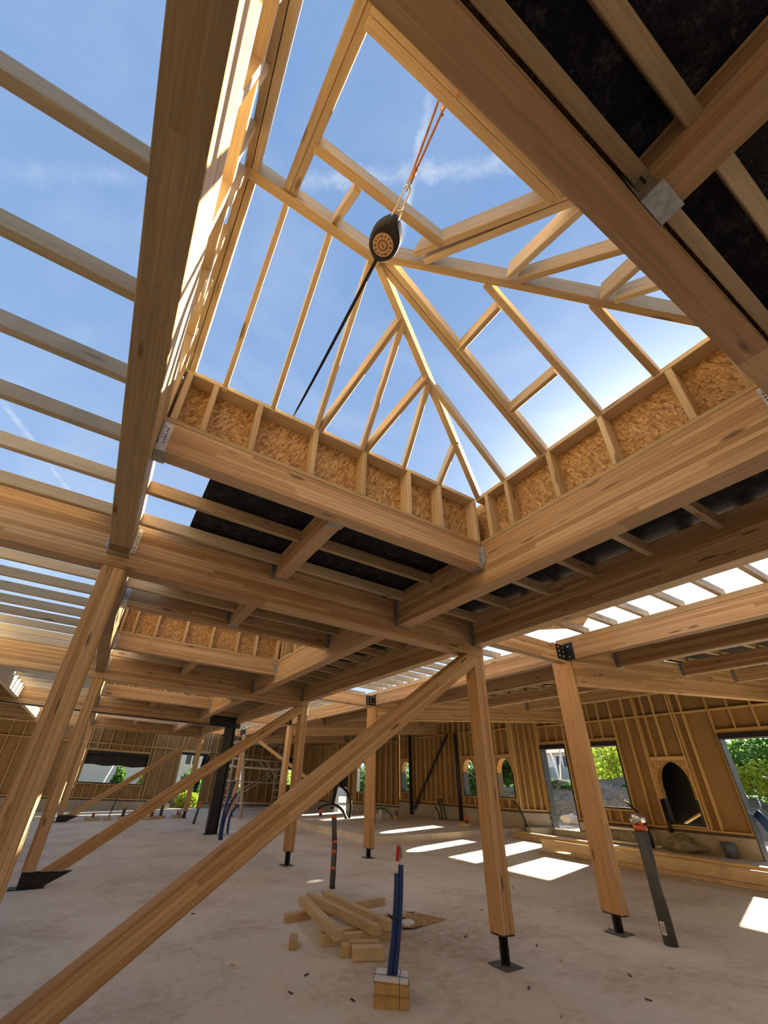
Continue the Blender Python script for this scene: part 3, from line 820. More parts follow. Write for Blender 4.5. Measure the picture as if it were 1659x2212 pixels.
for i, (dx, top, lean) in enumerate(((-.028, .93, (.035, -.03)), (.022, 1.0, (.075, -.045)))):
    b = Vector((3.065 + dx * .86, 4.42 - dx * .5, f_ + .17)); e = Vector((3.10 + lean[0] * .4 + dx * .5, 4.385 + lean[1] * .2 - dx * .3, f_ + top))
    c = empty('blue_conduit', b, 'blue corrugated conduit rising from the foam block, %s' % ('left one with bent red cap' if i == 0 else 'right and slightly taller one'), 'conduit', 'blue conduits in the foam block')
    mid = (b + e) / 2 + Vector((.03, -.01, 0))
    tube('sleeve', bez(b, mid, e, 14), .026, BLUE, c, 12)
    if i == 0:
        tube('inner_pipe', [e - Vector((0, 0, .02)), e + Vector((.01, 0, .12))], .013, WHT, c)
        tube('red_cap', bez(e + Vector((.008, 0, .10)), e + Vector((.02, 0, .20)), e + Vector((.03, .0, .23)), 6), [.018, .019, .02, .021, .021, .022, .02], RED, c)
        tube('tie_band', [b + Vector((.03, -.01, .40)), b + Vector((.035, -.012, .412))], .058, STRAP, c, 14)
        tube('tie_tail', [b + Vector((.06, -.03, .41)), b + Vector((.135, -.085, .415))], .004, STRAP, c, 6)
    else:
        tube('inner_pipe', [e - Vector((0, 0, .02)), e + Vector((.006, 0, .05))], .013, WHT, c)
        tube('pipe_end', [e + Vector((.006, 0, .045)), e + Vector((.0, 0, .14))], .012, GREYW, c)

# pile of offcuts
def lumber(a, b, w, h, z, lab, name='timber_batten', ang=None, grp='loose battens on the slab', mat=BRD, cat='batten', zb=None):
    p0 = Vector((a[0], a[1], fz(a[0]) + z + h / 2)); p1 = Vector((b[0], b[1], fz(b[0]) + (z if zb is None else zb) + h / 2))
    o = timber(name, p0, p1, w, h, mat); return tag(o, lab, cat, grp)
lumber((3.04, 7.02), (4.80, 7.16), .09, .095, 0, 'long batten lying crosswise at the back of the offcut pile')
lumber((3.10, 5.98), (4.16, 5.80), .09, .095, 0, 'batten lying crosswise under the front of the offcut pile')
lumber((3.18, 6.16), (4.22, 6.02), .08, .09, 0, 'second batten lying flat under the front of the offcut pile, behind the first')
lumber((3.45, 7.38), (3.18, 5.70), .115, .10, .095, 'leftmost of three battens laid across the offcut pile')
lumber((3.62, 7.50), (3.70, 5.66), .115, .10, .095, 'middle of three battens laid across the offcut pile')
lumber((3.90, 7.52), (3.94, 5.72), .115, .10, .095, 'rightmost of three battens laid across the offcut pile')
for (x, y, an, L, w, h, lab) in ((2.79, 6.12, 66, .24, .10, .09, 'small wood block standing apart left of the offcut pile'),
                                 (3.20, 5.56, 60, .11, .11, .11, 'cube-like wood offcut under the leftmost batten end'),
                                 (3.47, 5.58, -25, .36, .11, .10, 'short wood block at the front of the pile, behind another block'),
                                 (3.38, 5.36, -24, .36, .12, .115, 'short wood block nearest the foam block, front of the pile')):
    c, s = math.cos(math.radians(an)) * L / 2, math.sin(math.radians(an)) * L / 2
    lumber((x - c, y - s), (x + c, y + s), w, h, 0, lab, 'wood_block', cat='wood block', grp='wood blocks by the pile')
bm = polybm([(4.05, 6.62, 0), (5.0, 6.50, 0), (5.22, 6.10, 0), (4.45, 5.95, 0), (4.1, 6.15, 0)], .014, (0, 0, 1))
tag(mesh('osb_sheet_offcut', bm, OSB, Matrix.Translation((0, 0, fz(4.6) + .012)) @ Matrix.Rotation(-math.atan(.042) * 0, 4, 'Y')), 'thin irregular OSB sheet offcut lying right of the batten pile', 'board')
for (x, y, s, lab) in ((4.30, 5.83, .07, 'crumpled white foam scrap on the batten end beside the blue conduits'), (4.93, 6.62, .06, 'white paper strip beside the OSB sheet offcut')):
    bm = bmesh.new(); bmesh.ops.create_icosphere(bm, subdivisions=2, radius=s)
    for v in bm.verts:
        v.co *= 1 + .35 * noise.noise(v.co * 20 + Vector((x, y, 0))); v.co.z *= .5; v.co.x *= 1.4
    tag(mesh('foam_scrap', bm, FOAMW, Matrix.Translation((x, y, fz(x) + (.115 if s > .065 else .03)))), lab, 'scrap')

# upright pipes
def pipe(x, y, h, r, mat, lab, lean=(0, 0), z=0, bands=(), cap=None, name='floor_pipe', grp='service pipes standing in the slab', cat='pipe'):
    b = onfloor(x, y, z); e = b + Vector((lean[0], lean[1], h))
    t = empty(name, b, lab, cat, grp)
    tube('tube', [b - Vector((0, 0, .01)), e], r, mat, t, 16)
    for (h0, h1, m) in bands:
        tube('tape_band', [b + (e - b) * h0, b + (e - b) * h1], r * 1.12, m, t, 16)
    return t, b, e
t, b, e = pipe(4.55, 8.50, .70, .045, PVC, 'grey pipe with orange tape bands standing mid-floor behind the batten pile', (.0, .0), bands=((.40, .47, ORG), (.74, .82, ORG), (.97, 1.03, ORG)))
tube('upper_tube', [e, e + Vector((-.03, .02, .40))], .05, PVC, t, 16)
tube('blue_stripe', [b + Vector((.030, -.034, .0)), e + Vector((.03, -.034, -.02))], .014, BLUE, t, 8)
tube('tape_band', [e + Vector((-.028, .018, .37)), e + Vector((-.03, .02, .41))], .054, ORG, t, 14)
t, b, e = pipe(7.0, 3.98, 1.24, .077, PVC, 'big dark grey leaning drain pipe with orange collar and silver tape, right foreground', (-.02, .0), bands=((.955, 1.0, ORG),))
tube('tape_roll', [e + Vector((-.075, .035, .07)), e + Vector((.06, -.03, .085))], .06, SILV, t, 16)
tube('neck', [e, e + Vector((0, 0, .05))], .05, ORG, t, 14)
st = box('sticker', 6.918, 6.921, 3.955, 4.01, fz(7) + .10, fz(7) + .23, WHT, t, axis=2, bev=0)
for dz, q in ((.12, .03), (.135, .04), (.15, .028), (.165, .04), (.18, .03), (.20, .035)): box('sticker_print', 6.9165, 6.9175, 3.962, 3.962 + q, fz(7) + dz, fz(7) + dz + .006, STEEL, st, axis=1, bev=0)
def stub(x, y, h, z=0, r=.05, mat=PVC, topc=ORG, lab='', blockw=.34, lean=(0, 0)):
    t, b, e = pipe(x, y, h, r, mat, lab, lean, z, bands=((.72, 1.02, topc),) if topc else ())
    if blockw: rb('wood_collar', x, y, b.z, b.z + .11, blockw, blockw * .8, 20, BRD, t, .006)
    return t
stub(.88, 24.0, .28, lab='low orange-capped stub on a wood block beside the far left post', blockw=.5)
stub(2.05, 24.0, .58, topc=BRD, lab='grey pipe stub with a pale top, second group along the far left wall', r=.07, blockw=.3)
stub(3.2, 23.6, .33, lab='orange-capped stub between two wood blocks, far left', blockw=.6, r=.07)
stub(3.62, 23.9, .64, topc=None, lab='grey pipe without cap beside the far left stubs', r=.07, blockw=.36)
stub(4.4, 24.1, .28, lab='small stub on a wood block near the far brace', blockw=.4)
stub(4.52, 20.9, .78, lab='slim leaning grey pipe with orange top left of the black steel frame', blockw=0, lean=(.12, 0))
stub(4.68, 17.05, .74, lab='grey pipe with orange cap right beside the black steel post', blockw=0, r=.06)
stub(9.8, 19.8, .46, lab='orange-capped stub on a wood collar beyond the curved black hose', r=.07, blockw=.5)
stub(13.0, 13.85, .30, z=.2, lab='orange-taped stub on a pale wood block at the platform edge', blockw=.5, r=.07)
stub(12.3, 17.4, .3, z=.2, lab='dark short stub on the platform near the far arched window', topc=None, blockw=.4)
t, b, e = pipe(10.55, 16.5, .62, .07, RED, 'red pipe sleeve beside the second right row post', z=.2)
tube('green_tail', bez(e + Vector((.1, 0, -.15)), e + Vector((.5, -.3, -.05)), e + Vector((.65, -.4, -.45)), 8), .035, GRN, t)
pipe(11.6, 17.6, .45, .06, WHT, 'white open-ended pipe on a wood collar behind the red sleeve', z=.2)
for i, (x, y, h) in enumerate(((1.46, 23.8, 1.15), (4.55, 24.5, 1.05))):
    t = empty('cable_rod', onfloor(x, y), 'thin leaning black cable rod on a red foot, %s along the far left wall' % ordn(i), 'cable', 'cable rods')
    tube('rod', [onfloor(x, y), onfloor(x + .2, y, h)], .02, BLK, t)
    rb('foot', x, y, fz(x), fz(x) + .12, .28, .24, 10, BRD, t)
for i, (x, y, h) in enumerate(((13.93, 16.45, .47), (14.03, 16.4, .76), (14.12, 16.3, .78))):
    t = empty('black_cable', onfloor(x, y, .2), 'black cable stub at the wall base below the steel tie, %s from the left' % ordn(i), 'cable', 'cable stubs on the platform')
    tube('sheath', bez(onfloor(x, y, .2), onfloor(x, y + .05, .2 + h * .6), onfloor(x - .08, y + .2, .2 + h), 6), .028, BLK, t)
    tube('bare_end', [onfloor(x - .08, y + .2, .2 + h), onfloor(x - .09, y + .21, .2 + h + .05)], .02, BRD, t)
bl = [((4.30, 15.7), (4.45, 15.6, 1.6), 'leftmost'), ((4.36, 15.7), (4.62, 15.75, 1.25), 'middle'), ((4.95, 17.2), (5.2, 17.2, .86), 'right, bent')]
for (b2, e3, nm) in bl:
    t = empty('blue_conduit', onfloor(*b2), 'blue conduit rising beside the black steel post, %s of three' % nm, 'conduit', 'blue conduits by the steel post')
    b = onfloor(*b2); e = Vector(e3)
    tube('sleeve', bez(b, b + Vector((-.1, 0, .7)), e, 12), .04, BLUE, t)
    tube('tip', [e, e + Vector((.04, 0, .1))], .03, WHT, t)
t = empty('drain_hose', onfloor(10.4, 18.5, .0), 'thick black corrugated hose arching up out of a wood collar mid-floor', 'hose', 'black hoses')
tube('hose', bez(onfloor(10.5, 18.5), onfloor(10.9, 18.5, 1.1), onfloor(10.1, 18.8, 1.45), 14), .06, BLK, t, 14)
rb('wood_collar', 10.35, 18.3, fz(10.4), fz(10.4) + .16, 1.1, .6, 10, BRD, t)
t = empty('drain_hose', onfloor(10.3, 18.2, .0), 'second black hose bending over to the left beside the arching hose', 'hose', 'black hoses')
tube('hose', bez(onfloor(10.35, 18.3, .1), onfloor(10.1, 18.5, 1.0), onfloor(9.2, 18.9, .55), 14), .06, BLK, t, 14)
t = empty('wall_cable', onfloor(15.3, 12.7, .2), 'black cable looping down the wall from the second arched window to the platform', 'cable')
tube('sheath', bez(onfloor(14.75, 12.55, .2), onfloor(14.6, 12.5, .75), (14.45, 12.75, 1.45), 12), .03, BLK, t)
for i, dx in enumerate((0, .06)):
    t = empty('wall_cable', onfloor(15.6, 8.75 - dx, 0), 'black cable curving out of the plinth behind the ladder, %s of two' % ('left' if i == 0 else 'right'), 'cable', 'cables behind the ladder')
    tube('sheath', bez((15.7, 8.75 - dx, fz(15.7)), (15.75, 8.7 - dx, 1.2), (15.65, 9.15 - dx, 1.62 - dx), 10), .03, BLK, t)
    tube('bare_end', [(15.65, 9.15 - dx, 1.62 - dx), (15.65, 9.2 - dx, 1.68 - dx)], .02, BRD, t)
# hoses through the right door
t = empty('blue_hose', (16.1, 5.9, fz(16)), 'bundle of blue hoses hanging over the threshold of the right doorway', 'hose')
for i in range(4): tube('hose', bez((16.45 + .05 * i, 5.95 - .05 * i, fz(16)), (16.3, 5.7 - .06 * i, .9), (16.25, 6.05 - .03 * i, 1.5 + .03 * i), 8), .045, BLUE, t)
t = empty('conduit_tail', (18, 5.4, fz(18)), 'grey conduit with an orange end reaching into the right doorway', 'conduit')
tube('conduit', bez((19.2, 4.3, 1.0), (19, 5.2, 2.2), (18.0, 5.95, 2.0), 10), .05, PVC, t)
tube('orange_end', [(18.0, 5.95, 2.0), (17.85, 6.05, 1.95)], .06, ORG, t)

# plank stacks
def plank(a, b, w, h, z, lab, grp, mat=BRD, up=(0, 0, 1)):
    p0 = Vector((a[0], a[1], fz(a[0]) + z + h / 2)); p1 = Vector((b[0], b[1], fz(b[0]) + z + h / 2))
    return tag(timber('plank', p0, p1, w, h, mat, None, up), lab, 'plank', grp)
g1, g2 = 'planks of the front stack', 'planks of the rear stack'
plank((12.05, 9.85), (11.75, 2.2), .30, .035, 0, 'bottom plank of the front stack on the right', g1)
plank((12.02, 8.8), (11.72, 2.2), .26, .035, .037, 'second plank up in the front stack on the right', g1)
plank((11.98, 9.75), (11.80, 2.2), .05, .22, .074, 'wide plank standing on edge, face to the camera, front stack', g1)
plank((12.12, 9.0), (11.93, 2.2), .10, .19, .074, 'upright plank right behind the front face plank', g1)
plank((11.55, 8.2), (11.40, 5.8), .08, .025, 0, 'thin lath lying loose in front of the front stack', g1)
plank((13.75, 12.3), (13.35, 3.6), .32, .06, 0, 'bottom plank of the rear stack by the platform corner', g2)
plank((13.78, 12.25), (13.40, 4.0), .30, .06, .062, 'middle plank of the rear stack by the platform corner', g2)
plank((13.82, 12.1), (13.42, 4.6), .26, .06, .124, 'top plank of the rear stack, edge catching the sun', g2)
# ladder on its side
lad = empty('ladder', (15.7, 9.4, fz(15.7)), 'short aluminium ladder lying on its side against the right plinth', 'ladder')
for zz in (.05, .42):
    timber('rail', (15.60, 10.6, fz(15.6) + zz), (15.75, 8.45 + zz * .5, fz(15.7) + zz), .025, .06, ALU, lad)
for i in range(7):
    u = i / 6 * .93 + .02; y = 10.6 - 2.1 * u; x = 15.6 + .15 * u
    tube('rung', [(x, y, fz(x) + .05), (x, y, fz(x) + .42)], .016, ALU, lad, 8)
# bag and bucket
bm = bmesh.new(); bmesh.ops.create_icosphere(bm, subdivisions=4, radius=1)
for v in bm.verts:
    n = noise.noise(v.co * 2.2) * .22 + noise.noise(v.co * 6) * .08
    v.co *= 1 + n
    v.co = Vector((v.co.x * .22, v.co.y * .46 , v.co.z * .27))
    if v.co.y < -.2: v.co.z *= .45; v.co.y *= 1.25
    if v.co.z < -.16: v.co.z = -.16
bag = mesh('plastic_bag', bm, BAG, Matrix.Translation((15.62, 7.78, fz(15.6) + .16)), None, True)
tag(bag, 'dusty crumpled plastic bag slumped against the right plinth below the arched niche', 'bag')
bm = bmesh.new(); tubebm(bm, [(0, 0, 0), (0, 0, .34)], [.13, .165], 20, False)
bmesh.ops.holes_fill(bm, edges=[e for e in bm.edges if e.is_boundary and all(v.co.z < .01 for v in e.verts)])
bk = mesh('bucket', bm, BUCK, Matrix.Translation((15.75, 6.72, fz(15.7))), None, True)
sd = bk.modifiers.new('wall', 'SOLIDIFY'); sd.thickness = .006
tag(bk, 'blue-grey bucket standing by the right plinth near the doorway', 'bucket')
tube('rim', [(15.75 + .168 * math.cos(a * PI / 12), 6.72 + .168 * math.sin(a * PI / 12), fz(15.7) + .338) for a in range(25)], .008, BUCK, bk, 6, False)
# planks and waste in the niche
tag(timber('plank', (16.75, 8.1, 1.15), (16.35, 7.2, 1.55), .1, .04, BRD), 'pale board lying aslant inside the black arched niche', 'plank')
# black drainpipe beside the niche
t = empty('black_downpipe', (15.8, 8.12, fz(15.8) + .3), 'black flattened hose hanging from the niche edge onto the plastic bag', 'hose')
tube('hose', [(15.80, 8.10, fz(15.8) + .44), (15.84, 8.13, 1.1), (15.88, 8.14, 1.75)], .055, TARP, t, 12)

for i, (x, y, zt, zb, wd) in enumerate(((6.45, 29.9, 2.9, .9, .5), (13.0, 24.3, 2.5, .5, .55))):
    bm = bmesh.new(); N = 10
    ax = Vector((1, 0, 0)) if i == 0 else Vector((.37, -.93, 0)); rows = []
    for q in range(N + 1):
        u = q / N; p = Vector((x, y, 0)) - ax * (wd * .7 * u)
        for_w = wd * (.9 - .55 * u)
        rows.append([bm.verts.new(p + ax * (for_w * (c / 5 - .5)) + Vector((0, -.04 - .05 * math.sin(c * 2.1 + q * .4), zt + (zb - zt) * u))) for c in range(6)])
    for q in range(N):
        for c in range(5): bm.faces.new((rows[q][c], rows[q][c + 1], rows[q + 1][c + 1], rows[q + 1][c]))
    r = bmesh.ops.extrude_face_region(bm, geom=bm.faces[:]); bmesh.ops.translate(bm, vec=(0, .006, 0), verts=[v for v in r['geom'] if isinstance(v, bmesh.types.BMVert)])
    tag(mesh('hanging_tarp', bm, TARP), 'black tarp hanging loose in the %s' % ('tall opening right of the far left window' if i == 0 else 'narrow opening beyond the curved black hoses'), 'tarp')
# scaffold tower far back
sc = empty('scaffold', (8.8, 27.2, fz(8.8)), 'light metal scaffold tower far back in front of the end wall', 'scaffold')
for x in (7.25, 10.3):
    for y in (26.6, 27.6): tube('upright', [(x, y, fz(x)), (x, y, 3.75)], .03, ALU, sc, 8)
    for i in range(9): tube('rung', [(x, 26.6, .5 + .38 * i), (x, 27.6, .5 + .38 * i)], .02, ALU, sc, 6)
for y in (26.6, 27.6):
    for zz in (.55, 1.6, 2.35, 2.75, 3.65): tube('ledger', [(7.25, y, zz), (10.3, y, zz)], .025, ALU, sc, 6)
    tube('diagonal', [(7.25, y, .55), (10.3, y, 2.35)], .02, ALU, sc, 6)
    tube('diagonal', [(10.3, y, 1.6), (9.2, y, 2.75)], .02, ALU, sc, 6)
box('platform', 7.3, 10.25, 26.65, 27.55, 2.28, 2.33, ALU, sc)
lumber((7.55, 22.4), (7.45, 22.6), .16, .12, 0, 'dummy', mat=GREYW) if False else None
pr = timber('timber_prop', (6.98, 22.5, fz(7) + .02), (6.60, 22.9, 3.7), .14, .12, GREYW); tag(pr, 'greyish leaning timber prop beside the third right row post', 'prop')
pr = timber('timber_prop', (9.6, 21.2, 1.9), (7.05, 22.5, 3.55), .1, .16, BRD); tag(pr, 'diagonal board brace crossing in front of the scaffold', 'prop')

# wood chips
CHIP = [(3.9, 4.6), (4.4, 4.0), (5.3, 4.3), (5.6, 3.7), (5.9, 4.4), (5.2, 3.3), (6.2, 3.6), (4.9, 5.4), (5.7, 5.2), (6.0, 6.2), (7.0, 5.6), (2.3, 5.0), (2.0, 5.9), (2.6, 5.3), (2.1, 4.2), (2.75, 4.6), (1.7, 6.6), (2.0, 8.0), (6.6, 8.2), (7.6, 7.0), (5.1, 5.0), (5.45, 4.75), (4.2, 3.5), (6.9, 4.7)]
for i, (x, y) in enumerate(CHIP):
    bm = bmesh.new(); bmesh.ops.create_cube(bm, size=1)
    for v in bm.verts: v.co = Vector((v.co.x * .035 * (1 + random.random()), v.co.y * .014, v.co.z * .008 + .006 * math.sin(v.co.x * 5)))
    o = mesh('wood_chip', bm, BARK if i % 2 else BRD, Matrix.Translation((x, y, fz(x) + .008)) @ Matrix.Rotation(random.random() * 3.1, 4, 'Z'))
    tag(o, 'small wood chip littering the bare concrete slab', 'wood chip', 'wood chips on the slab')

# ------------------------------------------------------------------ fall arrester on its rope
A = Vector((.60, .335, 4.76)); Bp = Vector((.745, 2.80, 4.69))
c0 = Vector((.648, 1.02, 4.60))
axis = (Vector((.635, .93, 4.585)) - Vector((.668, 1.15, 4.61))).normalized()
ar = empty('fall_arrester', c0, 'black egg-shaped fall arrester with a round tan dial hanging in the big skylight', 'fall arrester')
d = Vector((.682, 1.15, 4.612)) - Vector((.648, .88, 4.584)); Lh = d.length
view = (Vector((0, 0, 1.6)) - c0).normalized()
yx = (d.normalized()); nrm = (view - yx * view.dot(yx)).normalized(); side = yx.cross(nrm)
MA = Matrix((side, yx, nrm)).transposed().to_4x4(); MA.translation = c0 + Vector((0.012, .0, 0))
bm = bmesh.new(); N = 40
prof = []
for i in range(N):
    a = 2 * PI * i / N; rr = .098
    px = rr * math.sin(a); py = -rr * math.cos(a) * 1.12
    k = max(0, -py - .03) / .08
    px *= 1 - .30 * min(1, k) ** 1.5
    k2 = max(0, py - .05) / .06
    px *= 1 - .45 * min(1, k2) ** 2
    py = py * (1.28 if py < 0 else 1.15)
    prof.append((px, py))
lay = []
for (s, z) in ((.80, -.048), (.96, -.040), (1, -.02), (1, .02), (.96, .040), (.82, .048)):
    lay.append([bm.verts.new((x * s, y * s, z)) for x, y in prof])
for q in range(len(lay) - 1):
    for i in range(N): bm.faces.new((lay[q][i], lay[q][(i + 1) % N], lay[q + 1][(i + 1) % N], lay[q + 1][i]))
bm.faces.new(lay[0][::-1]); bm.faces.new(lay[-1])
mesh('housing', bm, STRAP, MA, ar)
def disc(name, r, z0, z1, mat, par, cy=.012):
    bm = bmesh.new(); bmesh.ops.create_cone(bm, cap_ends=True, segments=40, radius1=r, radius2=r * .97, depth=z1 - z0)
    bmesh.ops.translate(bm, vec=(0, cy, (z0 + z1) / 2), verts=bm.verts)
    return mesh(name, bm, mat, MA, par)
di = disc('dial', .068, .046, .053, DISC, ar)
disc('dial_ring', .034, .052, .0545, plain('dial_brown', (.27, .13, .05), .5), di)
disc('dial_centre', .022, .054, .056, DISC, di)
bm = bmesh.new()
for i in range(13):                               # blurred little pictograms round the dial rim
    a = i / 13 * 2 * PI
    r = bmesh.ops.create_cube(bm, size=1); bmesh.ops.scale(bm, vec=(.008 + .004 * (i % 3), .005 + .003 * (i % 2), .002), verts=r['verts'])
    bmesh.ops.rotate(bm, matrix=Matrix.Rotation(a * 1.7, 3, 'Z'), verts=r['verts'])
    bmesh.ops.translate(bm, vec=(.051 * math.cos(a), .012 + .051 * math.sin(a), .0535), verts=r['verts'])
r = bmesh.ops.create_cube(bm, size=1); bmesh.ops.scale(bm, vec=(.026, .004, .002), verts=r['verts']); bmesh.ops.rotate(bm, matrix=Matrix.Rotation(-.5, 3, 'Z'), verts=r['verts'])
bmesh.ops.translate(bm, vec=(0, .012, .0565), verts=r['verts'])
mesh('dial_marks', bm, STRAP, MA, di)
top = MA @ Vector((0, -.135, 0)); bot = MA @ Vector((0, .122, 0))
def linkring(c0, c1, w, r, mat, par, nrm):
    c0, c1 = Vector(c0), Vector(c1); d = (c1 - c0); L = d.length; d.normalize(); s = d.cross(nrm).normalized(); pts = []
    for i in range(29):
        a = i / 28 * 2 * PI
        q = (c0 + c1) / 2 + d * (math.cos(a) * w / 2 + (L - w) / 2 * (1 if math.cos(a) > 0 else -1)) + s * math.sin(a) * w / 2
        pts.append(q)
    return tube('karabiner', pts, r, mat, par, 8, False)
up1 = top + (A - top).normalized() * .05; up2 = top + (A - top).normalized() * .16
linkring(top + (top - up1) * .35, up1, .045, .0045, BRASS, ar, nrm)
linkring(top + (A - top).normalized() * .035, up2, .042, .005, BRASS, ar, (nrm + side * .5).normalized())
linkring(up2 - (A - top).normalized() * .025, up2 + (A - top).normalized() * .03, .04, .006, GALV, ar, side)
rp = empty('anchor_rope', A, 'doubled orange rope tied over the upper double header and holding the fall arrester', 'rope')
for i, off in enumerate((-.024, .024)):
    q = A + Vector((off - .01, -.0 - .02 * i, .0 + .0))
    tube('strand', bez(up2 + Vector((off * .2, 0, .02)), (up2 + q) / 2 + Vector((0, 0, -.01)), q, 8), .0065, ROPE, rp, 8)
loop = [A + Vector((.03, .09, -.02)), A + Vector((.03, .09, .10)), A + Vector((.03, -.09, .06)), A + Vector((.03, -.09, -.09)), A + Vector((.03, .0, -.1))]
tube('knot_loop', loop, .0065, ROPE, rp, 8)
tube('whipping', [up2 + (A - up2) * .03, up2 + (A - up2) * .2], .013, ROPE, rp, 8)
s_ = (Bp - bot); wv = s_.cross(view).normalized()
bm = bmesh.new()
ring = []
for i in range(13):
    t_ = i / 12; p = bot + s_ * t_ + Vector((0, 0, -.03 * math.sin(t_ * PI)))
    tw = wv if t_ < .3 else (wv * math.cos((t_ - .3) * 1.1) + view * math.sin((t_ - .3) * 1.1))
    ring.append((bm.verts.new(p + tw * .0115), bm.verts.new(p - tw * .0115)))
for i in range(12): bm.faces.new((ring[i][0], ring[i + 1][0], ring[i + 1][1], ring[i][1]))
r = bmesh.ops.extrude_face_region(bm, geom=bm.faces[:]); bmesh.ops.translate(bm, vec=view * .002, verts=[v for v in r['geom'] if isinstance(v, bmesh.types.BMVert)])
mesh('lifeline_strap', bm, STRAP, None, ar)

# ------------------------------------------------------------------ outdoors
def leaves(name, c, rad, n, size, mat, lab, cat, grp=None, trunk=True, seed=0, flat=False):
    rnd = random.Random(seed); c = Vector(c); bm = bmesh.new()
    for i in range(n):
        u = Vector((rnd.gauss(0, 1), rnd.gauss(0, 1), rnd.gauss(0, 1))).normalized() * (rnd.random() ** .4)
        w = 1 + .35 * noise.noise(u * 2.3 + Vector((seed, 0, 0)))
        p = Vector((u.x * rad[0] * w, u.y * rad[1] * w, u.z * rad[2] * w))
        a = Vector((rnd.gauss(0, 1), rnd.gauss(0, 1), rnd.gauss(0, .6))).normalized(); b = a.cross(Vector((rnd.random(), rnd.random(), 1))).normalized()
        s = size * (.6 + .8 * rnd.random())
        vs = [bm.verts.new(p + a * s), bm.verts.new(p + b * s * .5), bm.verts.new(p - a * s * .8), bm.verts.new(p - b * s * .5)]
        bm.faces.new(vs)
    root = mesh(name, bm, mat, Matrix.Translation(c)); tag(root, lab, cat, grp)
    if trunk:
        tube('trunk', [c - Vector((0, 0, rad[2] * 1.25)), c + Vector((.1, 0, rad[2] * .3))], [.08, .03], BARK, root, 8)
    return root
def hill(name, pts, lab, cat, mat=DIRT, res=26):
    (cx, cy, rx, ry, h) = pts
    bm = bmesh.new(); g = []
    for i in range(res + 1):
        row = []
        for j in range(res + 1):
            u, v = i / res * 2 - 1, j / res * 2 - 1
            k = max(0, 1 - (u * u) ** 1.2) * max(0, 1 - (v * v) ** 2)
            x, y = cx + u * rx, cy + v * ry
            z = fz(x) - .3 + h * k * (1 + .35 * noise.noise((x * .8, y * .8, 3))) + .12 * k * noise.noise((x * 4, y * 4, 1))
            row.append(bm.verts.new((x, y, z)))
        g.append(row)
    for i in range(res):
        for j in range(res): bm.faces.new((g[i][j], g[i + 1][j], g[i + 1][j + 1], g[i][j + 1]))
    return tag(mesh(name, bm, mat, None, None, True), lab, cat)
hill('earth_bank', (28.0, 18.2, 4.2, 10, 2.0), 'grey bank of excavated earth outside the right wall openings', 'earth bank')
hill('spoil_heap', (23, 3.6, 4.0, 3.5, 1.9), 'heap of dug earth seen through the right doorway', 'earth heap')
for i, (x, y, h) in enumerate(((20.2, 13.6, .5), (20.6, 11.6, .55), (19.8, 14.6, .4), (20.4, 17.2, .5), (20.6, 9.6, .6), (19.6, 16.2, .45))):
    bm = bmesh.new(); bmesh.ops.create_icosphere(bm, subdivisions=3, radius=1)
    for v in bm.verts: v.co *= 1 + .4 * noise.noise(v.co * 1.8 + Vector((i * 5, 0, 0))); v.co.z *= .6
    o = mesh('boulder', bm, STONE, Matrix.Translation((x + 3.2, y * 1.14, fz(x) + .05)) @ Matrix.Scale(h * 1.2, 4), None, True)
    tag(o, 'pale rock outside at the foot of the earth bank, %s from the right doorway side' % ordn([5, 2, 1, 3, 0, 4][i]), 'rock', 'pale rocks')
for i, (x, y, z) in enumerate(((23.2, 17.4, 2.1), (23.0, 16.5, 1.9), (23.4, 13.2, 2.0), (23.0, 14.6, 1.6), (22.6, 18.3, 1.8), (22.9, 12.2, 1.9))):
    leaves('weed_tuft', (x + 3.4, y * 1.14, z + .22), (.6, .65, .35), 420, .12, LEAF3, 'dark weed tuft growing on the grey earth bank, number %d from the arched windows' % (1 + [1, 2, 4, 3, 0, 5][i]), 'weed', 'weeds on the bank', False, 20 + i)
leaves('shrub', (28.8, 17.0, 3.62), (1.1, 1.6, 1.8), 5200, .085, LEAF1, 'bright yellow-green shrub behind the second post from the right', 'shrub', 'shrubs outside', True, 1)
leaves('shrub', (33, 21.0, 3.3), (1.0, 1.2, 1.0), 1200, .14, LEAF2, 'mid green shrub left of the yellow-green one', 'shrub', 'shrubs outside', True, 2)
leaves('hedge', (30.5, 7.6, 3.5), (1.6, 6.0, 1.7), 30000, .10, LEAF2, 'tall dense hedge seen through the right doorway', 'hedge', None, False, 4)
leaves('flowering_shrub', (27.6, 9.4, 2.9), (.6, 1.5, .7), 900, .12, LEAF1, 'pale yellow flowering growth in front of the hedge', 'shrub', 'shrubs outside', False, 5)
leaves('yucca', (24.5, 22.0, 3.1), (.8, .8, .8), 240, .5, LEAF3, 'spiky dark yucca seen through the second arched window from the right', 'plant', None, True, 6)
for i, (x, y, z, r) in enumerate(((24, 24.5, 2.2, 1.4), (24, 31, 2.2, 1.6), (22, 36, 1.8, 1.6), (20.5, 28.0, 1.7, .9))):
    leaves('bush', (x, y, z), (r, r * 1.2, r), 1600, .16, LEAF2 if i % 2 else LEAF3, 'green bush outside the arched windows, %s from the right' % ordn(i), 'bush', 'bushes beyond the right wall', True, 30 + i)
